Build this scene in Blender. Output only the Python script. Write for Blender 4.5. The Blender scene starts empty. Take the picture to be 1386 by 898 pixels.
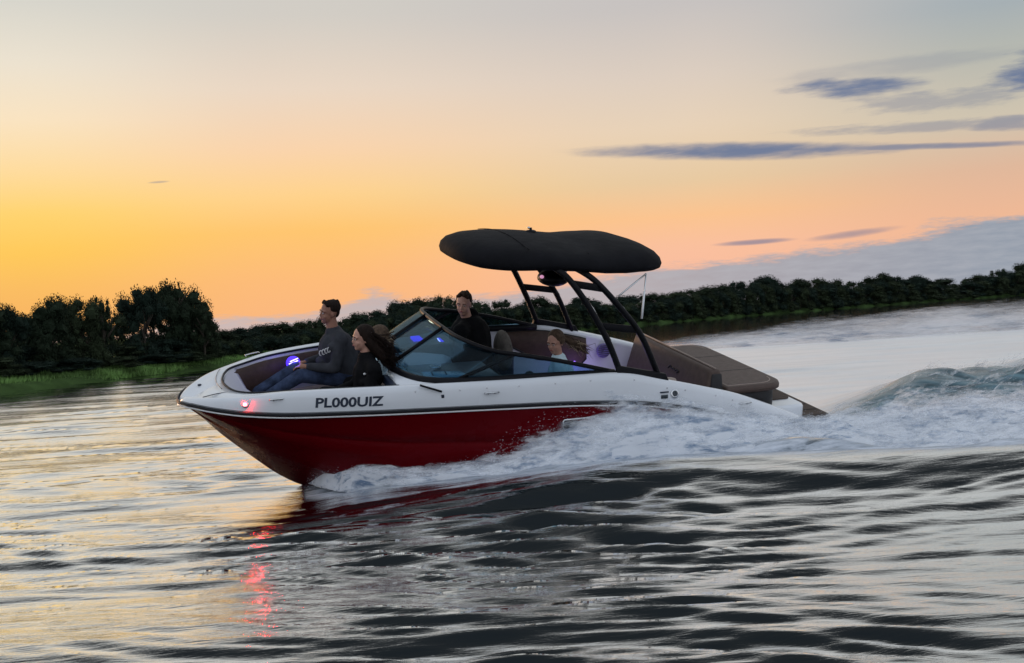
import bpy, bmesh, math, random
import numpy as np
from mathutils import Vector, Matrix, noise as mnoise
random.seed(7); RNG = np.random.default_rng(7)
S = bpy.context.scene; COL = S.collection
R = math.radians

# ---------------------------------------------------------------- camera
EYE = 1.585
cam = bpy.data.cameras.new('camera'); camo = bpy.data.objects.new('camera', cam); COL.objects.link(camo)
cam.sensor_width = 36; cam.lens = 1500 / 1386 * 36; cam.clip_start = .1; cam.clip_end = 20000
_roll = math.atan(.06); _pit = math.atan(20.6 * math.cos(_roll) / 1500)
_f = Vector((0, math.cos(_pit), -math.sin(_pit))); _u = Vector((0, math.sin(_pit), math.cos(_pit))); _r = Vector((1, 0, 0))
_c, _s = math.cos(_roll), math.sin(_roll)
cr = _c * _r - _s * _u; cu = _s * _r + _c * _u
camo.matrix_world = Matrix(((cr.x, cu.x, -_f.x, 0), (cr.y, cu.y, -_f.y, 0), (cr.z, cu.z, -_f.z, EYE), (0, 0, 0, 1)))
S.camera = camo
S.view_settings.view_transform = 'Standard'; S.view_settings.look = 'None'
S.view_settings.exposure = 0; S.view_settings.gamma = 1
S.cycles.max_bounces = 10; S.cycles.transparent_max_bounces = 40
S.cycles.caustics_reflective = False; S.cycles.caustics_refractive = False
S.cycles.sample_clamp_indirect = 40

# ---------------------------------------------------------------- node helpers
def lin(c):
    return tuple(((v / 255) / 12.92 if v / 255 <= .04045 else ((v / 255 + .055) / 1.055) ** 2.4) for v in c)
class NT:
    def __init__(s, nt): s.nt = nt; s.N = nt.nodes; s.L = nt.links
    def new(s, t, **k):
        n = s.N.new(t)
        for a, v in k.items(): setattr(n, a, v)
        return n
    def put(s, sock, v):
        if v is None: return
        if hasattr(v, 'is_output') or isinstance(v, bpy.types.NodeSocket): s.L.new(v, sock)
        else: sock.default_value = v
    def math(s, op, a, b=None, c=None, clamp=False):
        n = s.new('ShaderNodeMath', operation=op, use_clamp=clamp)
        for i, v in enumerate((a, b, c)): s.put(n.inputs[i], v)
        return n.outputs[0]
    def mix(s, f, a, b, kind='MIX'):
        n = s.new('ShaderNodeMix', data_type='RGBA', blend_type=kind)
        s.put(n.inputs[0], f)
        for i, v in ((6, a), (7, b)):
            if isinstance(v, tuple) and len(v) == 3: v = v + (1,)
            s.put(n.inputs[i], v)
        return n.outputs[2]
    def ramp(s, f, pts, interp='LINEAR'):
        n = s.new('ShaderNodeValToRGB'); cr_ = n.color_ramp; cr_.interpolation = interp
        while len(cr_.elements) > 1: cr_.elements.remove(cr_.elements[-1])
        for i, (p, c) in enumerate(pts):
            e = cr_.elements[0] if i == 0 else cr_.elements.new(p)
            e.position = p; e.color = (c if isinstance(c, tuple) else (c, c, c)) + (1,)
        s.put(n.inputs[0], f); return n.outputs[0]
    def noise(s, vec=None, scale=5, detail=3, rough=.5, dist=0):
        n = s.new('ShaderNodeTexNoise'); s.put(n.inputs['Vector'], vec)
        n.inputs['Scale'].default_value = scale; n.inputs['Detail'].default_value = detail
        n.inputs['Roughness'].default_value = rough; n.inputs['Distortion'].default_value = dist
        return n.outputs['Fac']
    def maprange(s, v, a, b, c=0, d=1, smooth=False):
        n = s.new('ShaderNodeMapRange', interpolation_type='SMOOTHSTEP' if smooth else 'LINEAR')
        s.put(n.inputs[0], v)
        for i, x in enumerate((a, b, c, d)): s.put(n.inputs[i + 1], x)
        return n.outputs[0]
    def mapping(s, vec, scale=(1, 1, 1), loc=(0, 0, 0), rot=(0, 0, 0)):
        n = s.new('ShaderNodeMapping'); s.put(n.inputs[0], vec)
        n.inputs['Scale'].default_value = scale; n.inputs['Location'].default_value = loc; n.inputs['Rotation'].default_value = rot
        return n.outputs[0]

# ---------------------------------------------------------------- sky (dusk gradient with cloud streaks, by direction)
W = bpy.data.worlds.new("World"); S.world = W; W.use_nodes = True
t = NT(W.node_tree); t.N.clear()
tc = t.new('ShaderNodeTexCoord'); sx = t.new('ShaderNodeSeparateXYZ'); t.L.new(tc.outputs['Generated'], sx.inputs[0])
DX, DY, DZ = sx.outputs
el = t.math('MULTIPLY', t.math('ARCSINE', DZ), 57.2958)
az = t.math('MULTIPLY', t.math('ARCTAN2', DX, DY), 57.2958)
elp = t.math('DIVIDE', t.math('MAXIMUM', el, 0), 90)
HI = [(24, (203, 205, 203)), (42, (205, 209, 212)), (90, (165, 177, 193))]
def sky_ramp(pts):
    return t.ramp(elp, [(e / 90, lin(c)) for e, c in pts + HI])
rL = sky_ramp([(0, (246, 174, 100)), (2.6, (251, 189, 99)), (4.4, (255, 202, 92)), (6.2, (255, 212, 112)), (8.2, (255, 220, 158)), (10.6, (250, 228, 194)), (13.2, (236, 226, 208)), (16, (215, 213, 204))])
rM = sky_ramp([(0, (250, 182, 128)), (2.6, (253, 188, 122)), (5, (255, 198, 112)), (6.8, (255, 211, 142)), (9.0, (250, 212, 172)), (12, (234, 215, 196)), (15.6, (210, 205, 197))])
rC = sky_ramp([(0, (248, 184, 158)), (3, (250, 192, 158)), (4.6, (251, 196, 144)), (6.4, (232, 202, 162)), (9, (232, 210, 184)), (11.5, (221, 206, 192)), (15, (199, 194, 192))])
rR = sky_ramp([(0, (236, 178, 150)), (3.2, (240, 185, 150)), (5.6, (224, 184, 156)), (8, (207, 196, 176)), (11, (182, 184, 176)), (13.2, (165, 175, 180))])
rB = t.ramp(elp, [(0, lin((210, 216, 228))), (.12, lin((226, 233, 243))), (.3, lin((218, 227, 240))), (.6, lin((200, 210, 224))), (1, lin((165, 177, 193)))])
c = t.mix(t.maprange(az, -24, -11, smooth=True), rL, rM)
c = t.mix(t.maprange(az, -11, 9, smooth=True), c, rC)
c = t.mix(t.maprange(az, 9, 25, smooth=True), c, rR)
c = t.mix(t.maprange(t.math('ABSOLUTE', t.math('ADD', az, 8)), 40, 100, smooth=True), c, rB)
# cloud banks and lens-shaped streaks
cv = t.new('ShaderNodeCombineXYZ'); t.put(cv.inputs[0], t.math('MULTIPLY', az, .1)); t.put(cv.inputs[1], t.math('MULTIPLY', el, .55)); cv.inputs[2].default_value = 3.1
CV = cv.outputs[0]
n1 = t.noise(CV, 2.2, 5, .58, .3); n2 = t.noise(CV, 7, 4, .6)
n3 = t.noise(CV, 18, 4, .62)
nn = t.math('SUBTRACT', t.math('ADD', t.math('MULTIPLY', n1, .7), t.math('MULTIPLY', n2, .3)), .5)
dens = None
def lens(a0, e0, ra, re, k, amp=2.0, tilt=0.0):
    global dens
    da = t.math('DIVIDE', t.math('SUBTRACT', az, a0), ra)
    de = t.math('DIVIDE', t.math('SUBTRACT', t.math('SUBTRACT', el, e0), t.math('MULTIPLY', t.math('SUBTRACT', az, a0), tilt)), re)
    d = t.math('ADD', t.math('MULTIPLY', da, da), t.math('MULTIPLY', de, de))
    d = t.math('SUBTRACT', d, t.math('MULTIPLY', nn, amp))
    m = t.math('MULTIPLY', t.maprange(d, 1.25, -.1, smooth=True), k)
    dens = m if dens is None else t.math('MAXIMUM', dens, m)
lens(17.9, 10.15, 3.6, .55, .95, 3.2, -.05); lens(26.4, 9.8, 2.9, 1.1, .95, 4.5)
lens(11.8, 7.62, 8.4, .46, .95, 2.0, -.075); lens(20.5, 6.98, 7.5, .17, .75, 2.2, -.075)
lens(21.8, 9.0, 4.5, .55, .40, 6.5, -.05); lens(20, 7.95, 6, .30, .45, 5.5, -.06); lens(24.6, 7.6, 2.2, .35, .6, 4.5, -.05)
lens(12.6, 3.0, 2.1, .15, .7, 1.0); lens(17.4, 3.05, 2.4, .22, .6, 1.6, .06); lens(20, 10.8, 6, .5, .25, 3.0)
lens(-17.2, 7.6, .55, .06, .45, .6, .05)
c = t.mix(dens, c, lin((104, 120, 152)))
# low bank along the horizon, higher to the right
th = t.ramp(t.maprange(az, -30, 40), [(0, .02), (.17, .08), (.22, .17), (.286, .14), (.307, .24), (.329, .39), (.35, .26), (.386, .22), (.43, .24), (.486, .34), (.536, .39), (.594, .45), (.646, .48), (.696, .53), (.743, .63), (.786, .69), (1, 1.0)])
low = t.math('SUBTRACT', t.math('ADD', t.math('MULTIPLY', th, 5.0), t.math('MULTIPLY', t.math('ADD', nn, t.math('MULTIPLY', t.math('SUBTRACT', n3, .5), .3)), 2.0)), el)
bankm = t.maprange(low, -.22, .40, smooth=True)
bcol = t.mix(t.maprange(az, -14, 24), lin((208, 184, 178)), lin((140, 154, 170)))
bcol = t.mix(t.maprange(n2, .3, .75), bcol, t.mix(.45, bcol, lin((182, 187, 195))))
fade = t.maprange(t.math('ABSOLUTE', t.math('ADD', az, 4)), 45, 90, .95, 0)
c = t.mix(t.math('MULTIPLY', bankm, fade), c, bcol)
bg = t.new('ShaderNodeBackground'); bg.inputs[1].default_value = 1.0; t.L.new(c, bg.inputs[0])
wo = t.new('ShaderNodeOutputWorld'); t.L.new(bg.outputs[0], wo.inputs[0])

# last warm light from low on the left, behind the trees
sun = bpy.data.lights.new('sun', 'SUN'); sun.energy = .55; sun.angle = R(9); sun.color = (1, .55, .3)
suno = bpy.data.objects.new('sun', sun); COL.objects.link(suno)
_d = Vector((math.sin(R(-38)) * math.cos(R(9)), math.cos(R(-38)) * math.cos(R(9)), math.sin(R(9))))
suno.rotation_euler = _d.to_track_quat('Z', 'Y').to_euler()

# ---------------------------------------------------------------- materials
def mat(name, col, rough=.5, metal=0, var=.12, vscale=8, bump=0, bscale=60, coat=0, emit=None, estr=0, spec=.35, stretch=(1, 1, 1), sheen=0):
    m = bpy.data.materials.new(name); m.use_nodes = True; t = NT(m.node_tree)
    p = t.N['Principled BSDF']; tc = t.new('ShaderNodeTexCoord'); v = t.mapping(tc.outputs['Object'], stretch)
    n = t.noise(v, vscale, 5, .6)
    a = tuple(x * (1 - var) for x in col); b = tuple(min(1, x * (1 + var)) for x in col)
    t.L.new(t.mix(t.maprange(n, .3, .7), a, b), p.inputs['Base Color'])
    t.L.new(t.maprange(t.noise(v, vscale * 2.3, 4), .2, .8, max(0, rough - .06), min(1, rough + .08)), p.inputs['Roughness'])
    p.inputs['Metallic'].default_value = metal; p.inputs['Specular IOR Level'].default_value = spec
    p.inputs['Coat Weight'].default_value = coat; p.inputs['Coat Roughness'].default_value = .04
    if sheen: p.inputs['Sheen Weight'].default_value = sheen
    if bump:
        bn = t.new('ShaderNodeBump'); bn.inputs['Strength'].default_value = bump; bn.inputs['Distance'].default_value = .01
        t.L.new(t.noise(v, bscale, 4), bn.inputs['Height']); t.L.new(bn.outputs[0], p.inputs['Normal'])
    if emit: p.inputs['Emission Color'].default_value = emit + (1,); p.inputs['Emission Strength'].default_value = estr
    return m
M = dict(
    red=mat('red_gelcoat', (.115, .0012, .004), .26, var=.08, vscale=2, coat=.02, spec=.08),
    white=mat('white_gelcoat', (.72, .74, .77), .22, var=.03, vscale=2, coat=.5),
    liner=mat('liner_gelcoat', (.60, .60, .64), .35, var=.05, vscale=3),
    black=mat('black_metal', (.007, .007, .009), .42, var=.2, spec=.12),
    blackrub=mat('black_rubber', (.014, .015, .018), .5, var=.2, spec=.2),
    bead=mat('white_bead', (.85, .85, .85), .3, var=.02),
    steel=mat('steel', (.6, .61, .62), .18, 1, var=.05),
    brown=mat('brown_vinyl', (.060, .036, .028), .55, spec=.25, var=.2, vscale=14, bump=.3, bscale=90),
    tan=mat('tan_vinyl', (.30, .235, .20), .5, var=.12, vscale=10, bump=.2, bscale=80),
    beige=mat('beige_vinyl', (.42, .34, .30), .5, var=.1, bump=.2),
    dark=mat('dark_vinyl', (.018, .017, .018), .55, var=.2, bump=.2),
    pad=mat('sunpad_vinyl', (.085, .058, .048), .55, spec=.25, var=.15, vscale=12, bump=.3, bscale=70),
    teak=mat('foam_deck', (.07, .05, .040), .7, spec=.2, var=.25, vscale=6, stretch=(1, 12, 1), bump=.3),
    canvas=mat('black_canvas', (.007, .007, .009), .8, var=.3, vscale=3, bump=.5, bscale=12, spec=.12),
    dash=mat('dashboard', (.035, .045, .055), .35, var=.2),
    consw=mat('console_white', (.42, .58, .60), .25, var=.05),
    ink=mat('navy_ink', (.012, .02, .04), .4, var=.1),
    blue=mat('blue_led', (.02, .01, .3), .4, emit=(.08, .03, 1.0), estr=1.5),
    bluew=mat('blue_white_led', (.3, .3, .8), .4, emit=(.55, .5, 1.0), estr=3.0),
    violet=mat('violet_led', (.2, .1, .5), .4, emit=(.35, .16, 1.0), estr=2.5),
    redl=mat('red_lamp', (.8, .05, .08), .3, emit=(1.0, .0016, .004), estr=420),
    redc=mat('lamp_core', (1, .8, .8), .3, emit=(1.0, .55, .5), estr=6),
    pinkl=mat('pink_lamp', (.9, .5, .7), .3, emit=(1.0, .45, .75), estr=.6),
    grille=mat('speaker_grille', (.16, .13, .30), .5),
    skin=mat('skin', (.50, .27, .20), .5, var=.08, vscale=20),
    skinm=mat('tanned_skin', (.30, .145, .10), .5, var=.08, vscale=20),
    hair=mat('dark_hair', (.014, .008, .006), .7, spec=.12, var=.5, vscale=30, stretch=(1, 1, .2), bump=.6, bscale=90),
    brownh=mat('brown_hair', (.035, .018, .011), .7, spec=.12, var=.5, vscale=30, bump=.6, bscale=90),
    blond=mat('dark_blond_hair', (.085, .056, .038), .7, spec=.15, var=.5, vscale=40, bump=.6, bscale=90),
    blondt=mat('pale_blond_hair', (.36, .27, .18), .6, var=.4, vscale=40, bump=.6, bscale=90),  # paler blond for some of the strands
    sweat=mat('charcoal_sweatshirt', (.042, .044, .052), .9, var=.25, vscale=9, bump=.5, bscale=25, spec=.1),
    print_=mat('white_print', (.55, .55, .57), .8, var=.1),
    jeans=mat('blue_denim', (.035, .05, .095), .85, spec=.1, var=.55, vscale=10, bump=.5, bscale=40),
    coat=mat('black_jacket', (.006, .006, .007), .85, var=.3, vscale=9, bump=.6, bscale=20, spec=.1),
    sweater=mat('pale_blue_sweater', (.62, .78, .84), .9, var=.12, vscale=12, bump=.6, bscale=60),
    bluej=mat('bright_blue_denim', (.10, .28, .52), .85, var=.2, bump=.4),
    fur=mat('grey_fur', (.13, .115, .10), .9, var=.4, bump=.8, bscale=50),
    eyew=mat('eye_white', (.6, .58, .56), .3), lip=mat('lips', (.30, .09, .08), .5), shoe=mat('dark_shoe', (.03, .03, .035), .6),
)

# ---------------------------------------------------------------- mesh helpers
def tag(o, label=None, cat=None, group=None, kind=None):
    if label: o['label'] = label
    if cat: o['category'] = cat
    if group: o['group'] = group
    if kind: o['kind'] = kind
    return o
def mesh(name, v, f, m, parent=None, smooth=True):
    me = bpy.data.meshes.new(name); me.from_pydata([tuple(x) for x in v], [], f); me.update()
    o = bpy.data.objects.new(name, me); COL.objects.link(o)
    for mm in (m if isinstance(m, (list, tuple)) else [m]): me.materials.append(mm)
    if smooth: me.polygons.foreach_set('use_smooth', [True] * len(me.polygons))
    if parent: o.parent = parent
    return o
class MB:
    """collects shapes that belong to ONE part"""
    def __init__(s): s.v = []; s.f = []
    def add(s, v, f):
        b = len(s.v); s.v += [tuple(x) for x in v]; s.f += [tuple(i + b for i in q) for q in f]; return s
    def grid(s, rows, closed=False, cap=False):
        n = len(rows[0]); f = []
        for i in range(len(rows) - 1):
            for j in range(n if closed else n - 1):
                k = (j + 1) % n; f.append((i * n + j, i * n + k, (i + 1) * n + k, (i + 1) * n + j))
        if cap:
            f.append(tuple(range(n))[::-1]); f.append(tuple((len(rows) - 1) * n + j for j in range(n)))
        return s.add([p for r in rows for p in r], f)
    def tube(s, pts, r, n=10, r2=None, cap=True, flat=1.0):
        pts = [Vector(p) for p in pts]; rows = []; L = len(pts); up = None
        for i, p in enumerate(pts):
            d = (pts[min(i + 1, L - 1)] - pts[max(i - 1, 0)]).normalized()
            if up is None:
                up = Vector((0, 0, 1)) if abs(d.z) < .9 else Vector((0, 1, 0))
            a = d.cross(up).normalized(); b = a.cross(d).normalized(); up = b
            rr = r if r2 is None else r + (r2 - r) * i / (L - 1)
            if hasattr(r, '__len__'): rr = r[i]
            rows.append([p + (a * math.cos(2 * math.pi * k / n) * flat + b * math.sin(2 * math.pi * k / n)) * rr for k in range(n)])
        return s.grid(rows, True, cap)
    def ball(s, c, r, axes=None, n=12, m=8):
        c = Vector(c); r = Vector(r) if hasattr(r, '__len__') else Vector((r, r, r))
        A = axes or (Vector((1, 0, 0)), Vector((0, 1, 0)), Vector((0, 0, 1)))
        rows = []
        for i in range(m + 1):
            th = math.pi * (i + .02) / (m + .04)
            rows.append([c + A[0] * r.x * math.sin(th) * math.cos(2 * math.pi * k / n) + A[1] * r.y * math.sin(th) * math.sin(2 * math.pi * k / n) + A[2] * r.z * math.cos(th) for k in range(n)])
        return s.grid(rows, True, True)
    def limb(s, a, b, ra, rb):
        a = Vector(a); b = Vector(b); s.ball(a, ra); s.ball(b, rb)
        return s.tube([a, a.lerp(b, .33), a.lerp(b, .66), b], [ra, ra * .67 + rb * .33, ra * .33 + rb * .67, rb], 12)
    def build(s, name, m, parent=None, smooth=True, remesh=0, sm=4):
        o = mesh(name, s.v, s.f, m, parent, smooth)
        if remesh:
            md = o.modifiers.new('r', 'REMESH'); md.mode = 'VOXEL'; md.voxel_size = remesh; md.use_smooth_shade = True
            md = o.modifiers.new('s', 'SMOOTH'); md.iterations = sm; md.factor = .5
        else:
            bm = bmesh.new(); bm.from_mesh(o.data); bmesh.ops.recalc_face_normals(bm, faces=bm.faces); bm.to_mesh(o.data); bm.free()
        return o
def block(name, corners, m, parent, bev=.02, seg=3):
    """hexahedron from 8 corners (bottom 4, top 4) with rounded edges"""
    bm = bmesh.new(); vs = [bm.verts.new(c) for c in corners]
    for q in ((3, 2, 1, 0), (4, 5, 6, 7), (0, 1, 5, 4), (1, 2, 6, 5), (2, 3, 7, 6), (3, 0, 4, 7)): bm.faces.new([vs[i] for i in q])
    bmesh.ops.recalc_face_normals(bm, faces=bm.faces)
    if bev: bmesh.ops.bevel(bm, geom=bm.edges[:], offset=bev, segments=seg, profile=.5, affect='EDGES')
    me = bpy.data.meshes.new(name); bm.to_mesh(me); bm.free(); me.materials.append(m)
    me.polygons.foreach_set('use_smooth', [True] * len(me.polygons))
    o = bpy.data.objects.new(name, me); COL.objects.link(o); o.parent = parent; return o
def box(name, a, b, m, parent, bev=.02, seg=3):
    (x0, y0, z0), (x1, y1, z1) = a, b
    return block(name, [(x0, y0, z0), (x1, y0, z0), (x1, y1, z0), (x0, y1, z0), (x0, y0, z1), (x1, y0, z1), (x1, y1, z1), (x0, y1, z1)], m, parent, bev, seg)
def empty(name, M_, label, cat, group=None):
    o = bpy.data.objects.new(name, None); COL.objects.link(o); o.matrix_world = M_; o.empty_display_size = .2
    return tag(o, label, cat, group)
def spline(pts, n):
    """Catmull-Rom through pts, n samples per span"""
    P = [np.array(p, float) for p in pts]; P = [2 * P[0] - P[1]] + P + [2 * P[-1] - P[-2]]; out = []
    for i in range(1, len(P) - 2):
        for k in range(n):
            u = k / n
            out.append(.5 * (2 * P[i] + (P[i + 1] - P[i - 1]) * u + (2 * P[i - 1] - 5 * P[i] + 4 * P[i + 1] - P[i + 2]) * u * u + (-P[i - 1] + 3 * P[i] - 3 * P[i + 1] + P[i + 2]) * u ** 3))
    out.append(P[-2]); return [tuple(float(x) for x in p) for p in out]

# ---------------------------------------------------------------- water surface
BOAT = Matrix.Translation((-3.30, 10.516, 0)) @ Matrix.Rotation(R(18.75), 4, 'Z') @ Matrix.Rotation(R(-.38), 4, 'Y') @ Matrix.Rotation(R(12.39), 4, 'X')
SPR_X = [-2.15, -1.98, -1.60, -.97, -.04, 1.0, 1.9, 3.0, 4.13, 7, 12, 30]
SPR_Y = [10.95, 10.30, 9.96, 9.84, 9.68, 9.64, 9.54, 9.32, 9.02, 8.45, 7.6, 5]
HUL_X = [-2.12, -1.85, -1.53, -1.12, -.62, -.13, .82, 1.77, 2.7, 3.6, 6, 12, 30]
HUL_Y = [10.95, 10.38, 10.26, 10.30, 10.41, 10.52, 10.81, 11.15, 11.48, 11.8, 12.3, 13.5, 16]
HUMP_X = [2.6, 3.6, 5.7, 7.2, 10, 16, 40]
HUMP_Y = [12.7, 13.0, 14.4, 15.6, 18.0, 22, 40]
def sstep(x, a, b):
    u = np.clip((x - a) / (b - a), 0, 1); return u * u * (3 - 2 * u)
def wave_field(X, Y, sp):
    h = np.zeros_like(X); rs = np.random.default_rng(11)
    wx = .35 * np.sin(X * .55 + Y * .9 + 1) + .2 * np.sin(X * 1.3 - Y * 1.7)
    env = .70 + .52 * np.sin(X * .38 + Y * .62 + 2) * np.sin(-X * .21 + Y * 1.05 + .5)
    for i in range(120):
        lam = .115 * (28 ** ((i / 119.0) ** 1.5)); th = rs.normal(0, .21 if lam < .3 else .15) + .05
        k = 2 * np.pi / lam; A = lam * (.0096 if lam < .26 else .0072 if lam < .42 else (.0030 if lam < .75 else (.0034 if lam < 1.3 else .0017))) * rs.uniform(.6, 1.4)
        ph = rs.uniform(0, 6.28)
        att = np.clip(lam / (sp * 2.6) - .6, 0, 1)
        ss = np.sin(k * (X * np.sin(th) + (Y + wx * .6) * np.cos(th)) + ph)
        h += A * att * (ss + .25 * ss * ss) * (env if lam < 1.2 else 1)
    h = h * (1 - .36 * sstep(X, .4, 2.2) * (1 - sstep(Y, 10, 14)))
    calm_far = 1 - .97 * sstep(Y, 38, 50) * sstep(X, -6, 3)
    h = h * (1 + 1.15 * np.exp(-((X - .1) / 2.1) ** 4 - ((Y - 8.3) / 1.9) ** 2))
    return h * calm_far
def water_height(X, Y, sp=None):
    if sp is None: sp = np.full_like(X, .05)
    h = wave_field(X, Y, sp)
    ys = np.interp(X, SPR_X, SPR_Y); on = sstep(X, -2.2, -1.2)
    s = ys - Y                       # >0 on the camera's side of the spray line
    amp = .10 + .17 * sstep(X, -1.8, 1.5)
    ridge = on * amp * np.where(s > 0, np.exp(-(s / .78) ** 2), np.exp(-(s / 1.4) ** 2) )
    calm = 1 + .45 * on * np.exp(-((s - .65) / .6) ** 2) - .3 * on * np.exp(-(s / .25) ** 2)
    h = h * calm + ridge
    yh = np.interp(X, HUMP_X, HUMP_Y); onh = sstep(X, 2.7, 5.5)
    dh = Y - yh
    chm = onh * np.exp(-((dh + .7) / 1.6) ** 2) + on * sstep(-s, 0, .3) * (1 - sstep(-s, .8, 1.3)) * .7
    rs = np.random.default_rng(3); cp = np.zeros_like(X)
    for i in range(40):
        lam = .22 * 6 ** (i / 39.0); k = 2 * np.pi / lam; th = rs.uniform(0, 3.14); cp += lam * .020 * np.clip(lam / (sp * 2.6) - .6, 0, 1) * np.sin(k * (X * np.cos(th) * .55 + Y * np.sin(th)) + rs.uniform(0, 6.28))
    h += chm * cp
    h += onh * .46 * np.exp(-np.where(dh < 0, dh / 1.5, dh / 2.2) ** 2)
    return h
def foam_mask(X, Y):
    ys = np.interp(X, SPR_X, SPR_Y); yh = np.interp(X, HUMP_X, HUMP_Y)
    wob = .12 * np.sin(X * 3.1) + .08 * np.sin(X * 7.3 + 1)
    a = sstep(Y, ys - .22 - .10 * np.sin(X * 4.3) * np.sin(X * 1.7 + 1), ys + .06) * sstep(X, -2.2, -2.0) * (1 - sstep(Y, yh - 2.3, yh - 1.1 + wob))
    hull_far = np.interp(X, HUL_X, HUL_Y)
    a = a * np.where(X < 2.6, 1 - sstep(Y, hull_far + .1, hull_far + .5), 1)
    top = 38 + .09 * X + .3 * np.sin(X * .9)
    b = sstep(Y, yh + .05, yh + .9) * (1 - sstep(Y, top, top + .6)) * sstep(X, 1.8 + .06 * (Y - 12) , 2.6 + .1 * (Y - 12))
    return np.clip(a, 0, 1), np.clip(b, 0, 1)
angs = np.concatenate([np.linspace(-180, -34, 74, endpoint=False), np.linspace(-34, -27, 20, endpoint=False), np.linspace(-27, 29, 520, endpoint=False), np.linspace(29, 36, 20, endpoint=False), np.linspace(36, 180, 73)])
rad = [.3, .8, 1.4, 2.0, 2.6, 3.2]
while rad[-1] < 90: rad.append(rad[-1] * 1.0056)
while rad[-1] < 9000: rad.append(rad[-1] * 1.12)
rad = np.array(rad); na, nr = len(angs), len(rad)
AA, RR_ = np.meshgrid(np.radians(angs), rad); X = RR_ * np.sin(AA); Y = RR_ * np.cos(AA)
sp = np.maximum(RR_ * .0056, RR_ * np.radians(.108)); sp = np.where(np.abs(AA) > R(36), RR_ * .04 + .02, sp); sp = np.where(RR_ < 3.2, .5, sp)
Z = water_height(X, Y, sp)
co = np.stack([X, Y, Z], -1).reshape(-1, 3)
i0 = (np.arange(nr - 1)[:, None] * na + np.arange(na - 1)[None, :]).ravel()
quads = np.stack([i0, i0 + na, i0 + na + 1, i0 + 1], 1)
me = bpy.data.meshes.new('river'); me.vertices.add(len(co)); me.vertices.foreach_set('co', co.ravel())
me.loops.add(quads.size); me.loops.foreach_set('vertex_index', quads.ravel().astype(np.int32))
me.polygons.add(len(quads)); me.polygons.foreach_set('loop_start', np.arange(0, quads.size, 4, dtype=np.int32))
me.update(calc_edges=True); me.polygons.foreach_set('use_smooth', np.ones(len(quads), bool))
fa, fb = foam_mask(X, Y)
for nm, arr in (('spray_foam', fa), ('wake_foam', fb)):
    at = me.attributes.new(nm, 'FLOAT', 'POINT'); at.data.foreach_set('value', arr.ravel().astype(np.float32))
at = me.attributes.new('churn', 'FLOAT', 'POINT')
yh = np.interp(X, HUMP_X, HUMP_Y)
at.data.foreach_set('value', (np.exp(-((Y - yh + .7) / 1.4) ** 2) * sstep(X, 2.6, 4)).ravel().astype(np.float32))
river = bpy.data.objects.new('river', me); COL.objects.link(river); tag(river, kind='structure', label='dark rippled river water with foam and wake')
m = bpy.data.materials.new('river_water'); m.use_nodes = True; t = NT(m.node_tree); p = t.N['Principled BSDF']; out = t.N['Material Output']
geo = t.new('ShaderNodeNewGeometry'); P = geo.outputs['Position']
sepP = t.new('ShaderNodeSeparateXYZ'); t.L.new(P, sepP.inputs[0])
ripple = t.noise(t.mapping(P, (.6, 5.5, 1), rot=(0, 0, .06)), 2.2, 6, .62, .4)
fine = t.noise(t.mapping(P, (3, 14, 1)), 2.0, 4, .6)
far_r = t.noise(t.mapping(P, (.10, .55, 1), rot=(0, 0, .1)), 2.0, 4, .6)
cd = t.new('ShaderNodeCameraData')
hsum = t.math('ADD', t.math('ADD', t.math('MULTIPLY', ripple, .014), t.math('MULTIPLY', fine, .0050)), t.math('MULTIPLY', far_r, t.maprange(sepP.outputs[0], -10, 8, .09, .02)))
calmf = t.math('SUBTRACT', 1, t.math('MULTIPLY', t.math('MULTIPLY', t.maprange(sepP.outputs[1], 38, 50, smooth=True), t.maprange(sepP.outputs[0], -6, 3, smooth=True)), .975))
hsum = t.math('MULTIPLY', hsum, calmf)
bp = t.new('ShaderNodeBump'); bp.inputs['Strength'].default_value = .55; bp.inputs['Distance'].default_value = 1.0; t.L.new(hsum, bp.inputs['Height'])
deep = t.new('ShaderNodeBsdfDiffuse'); t.L.new(bp.outputs[0], deep.inputs['Normal'])
ch = t.new('ShaderNodeAttribute', attribute_name='churn')
wn = t.noise(t.mapping(P, (.7, 3, 3)), 2.0, 5, .65)
t.L.new(t.mix(t.math('MULTIPLY', ch.outputs['Fac'], t.maprange(wn, .25, .65)), (.006, .010, .012), (.15, .25, .29)), deep.inputs[0])
gls = t.new('ShaderNodeBsdfGlossy'); gls.inputs[0].default_value = (.97, .97, .97, 1); t.L.new(bp.outputs[0], gls.inputs['Normal'])
a2 = t.new('ShaderNodeAttribute', attribute_name='wake_foam')
t.L.new(t.math('MAXIMUM', t.maprange(ch.outputs['Fac'], 0, 1, .05, .38), t.math('MULTIPLY', a2.outputs['Fac'], .30)), gls.inputs['Roughness'])
lwt = t.new('ShaderNodeLayerWeight'); lwt.inputs[0].default_value = .5; t.L.new(bp.outputs[0], lwt.inputs['Normal'])
refl = t.ramp(lwt.outputs['Facing'], [(0, .02), (.44, .02), (.55, .06), (.62, .30), (.68, .72), (.76, .95), (1, 1.0)])
refl = t.math('MULTIPLY', refl, t.maprange(ch.outputs['Fac'], 0, 1, 1, .10))
wat = t.new('ShaderNodeMixShader'); t.L.new(refl, wat.inputs[0]); t.L.new(deep.outputs[0], wat.inputs[1]); t.L.new(gls.outputs[0], wat.inputs[2]); t.N.remove(p)
fo = t.new('ShaderNodeBsdfPrincipled'); fo.inputs['Roughness'].default_value = .75
fn = t.noise(t.mapping(P, (.8, 3.2, 3)), 2.6, 7, .68, .3)
a1 = t.new('ShaderNodeAttribute', attribute_name='spray_foam'); a2 = t.new('ShaderNodeAttribute', attribute_name='wake_foam')
wfn = t.noise(t.mapping(P, (.12, .9, 3)), 2.0, 5, .6)
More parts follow.
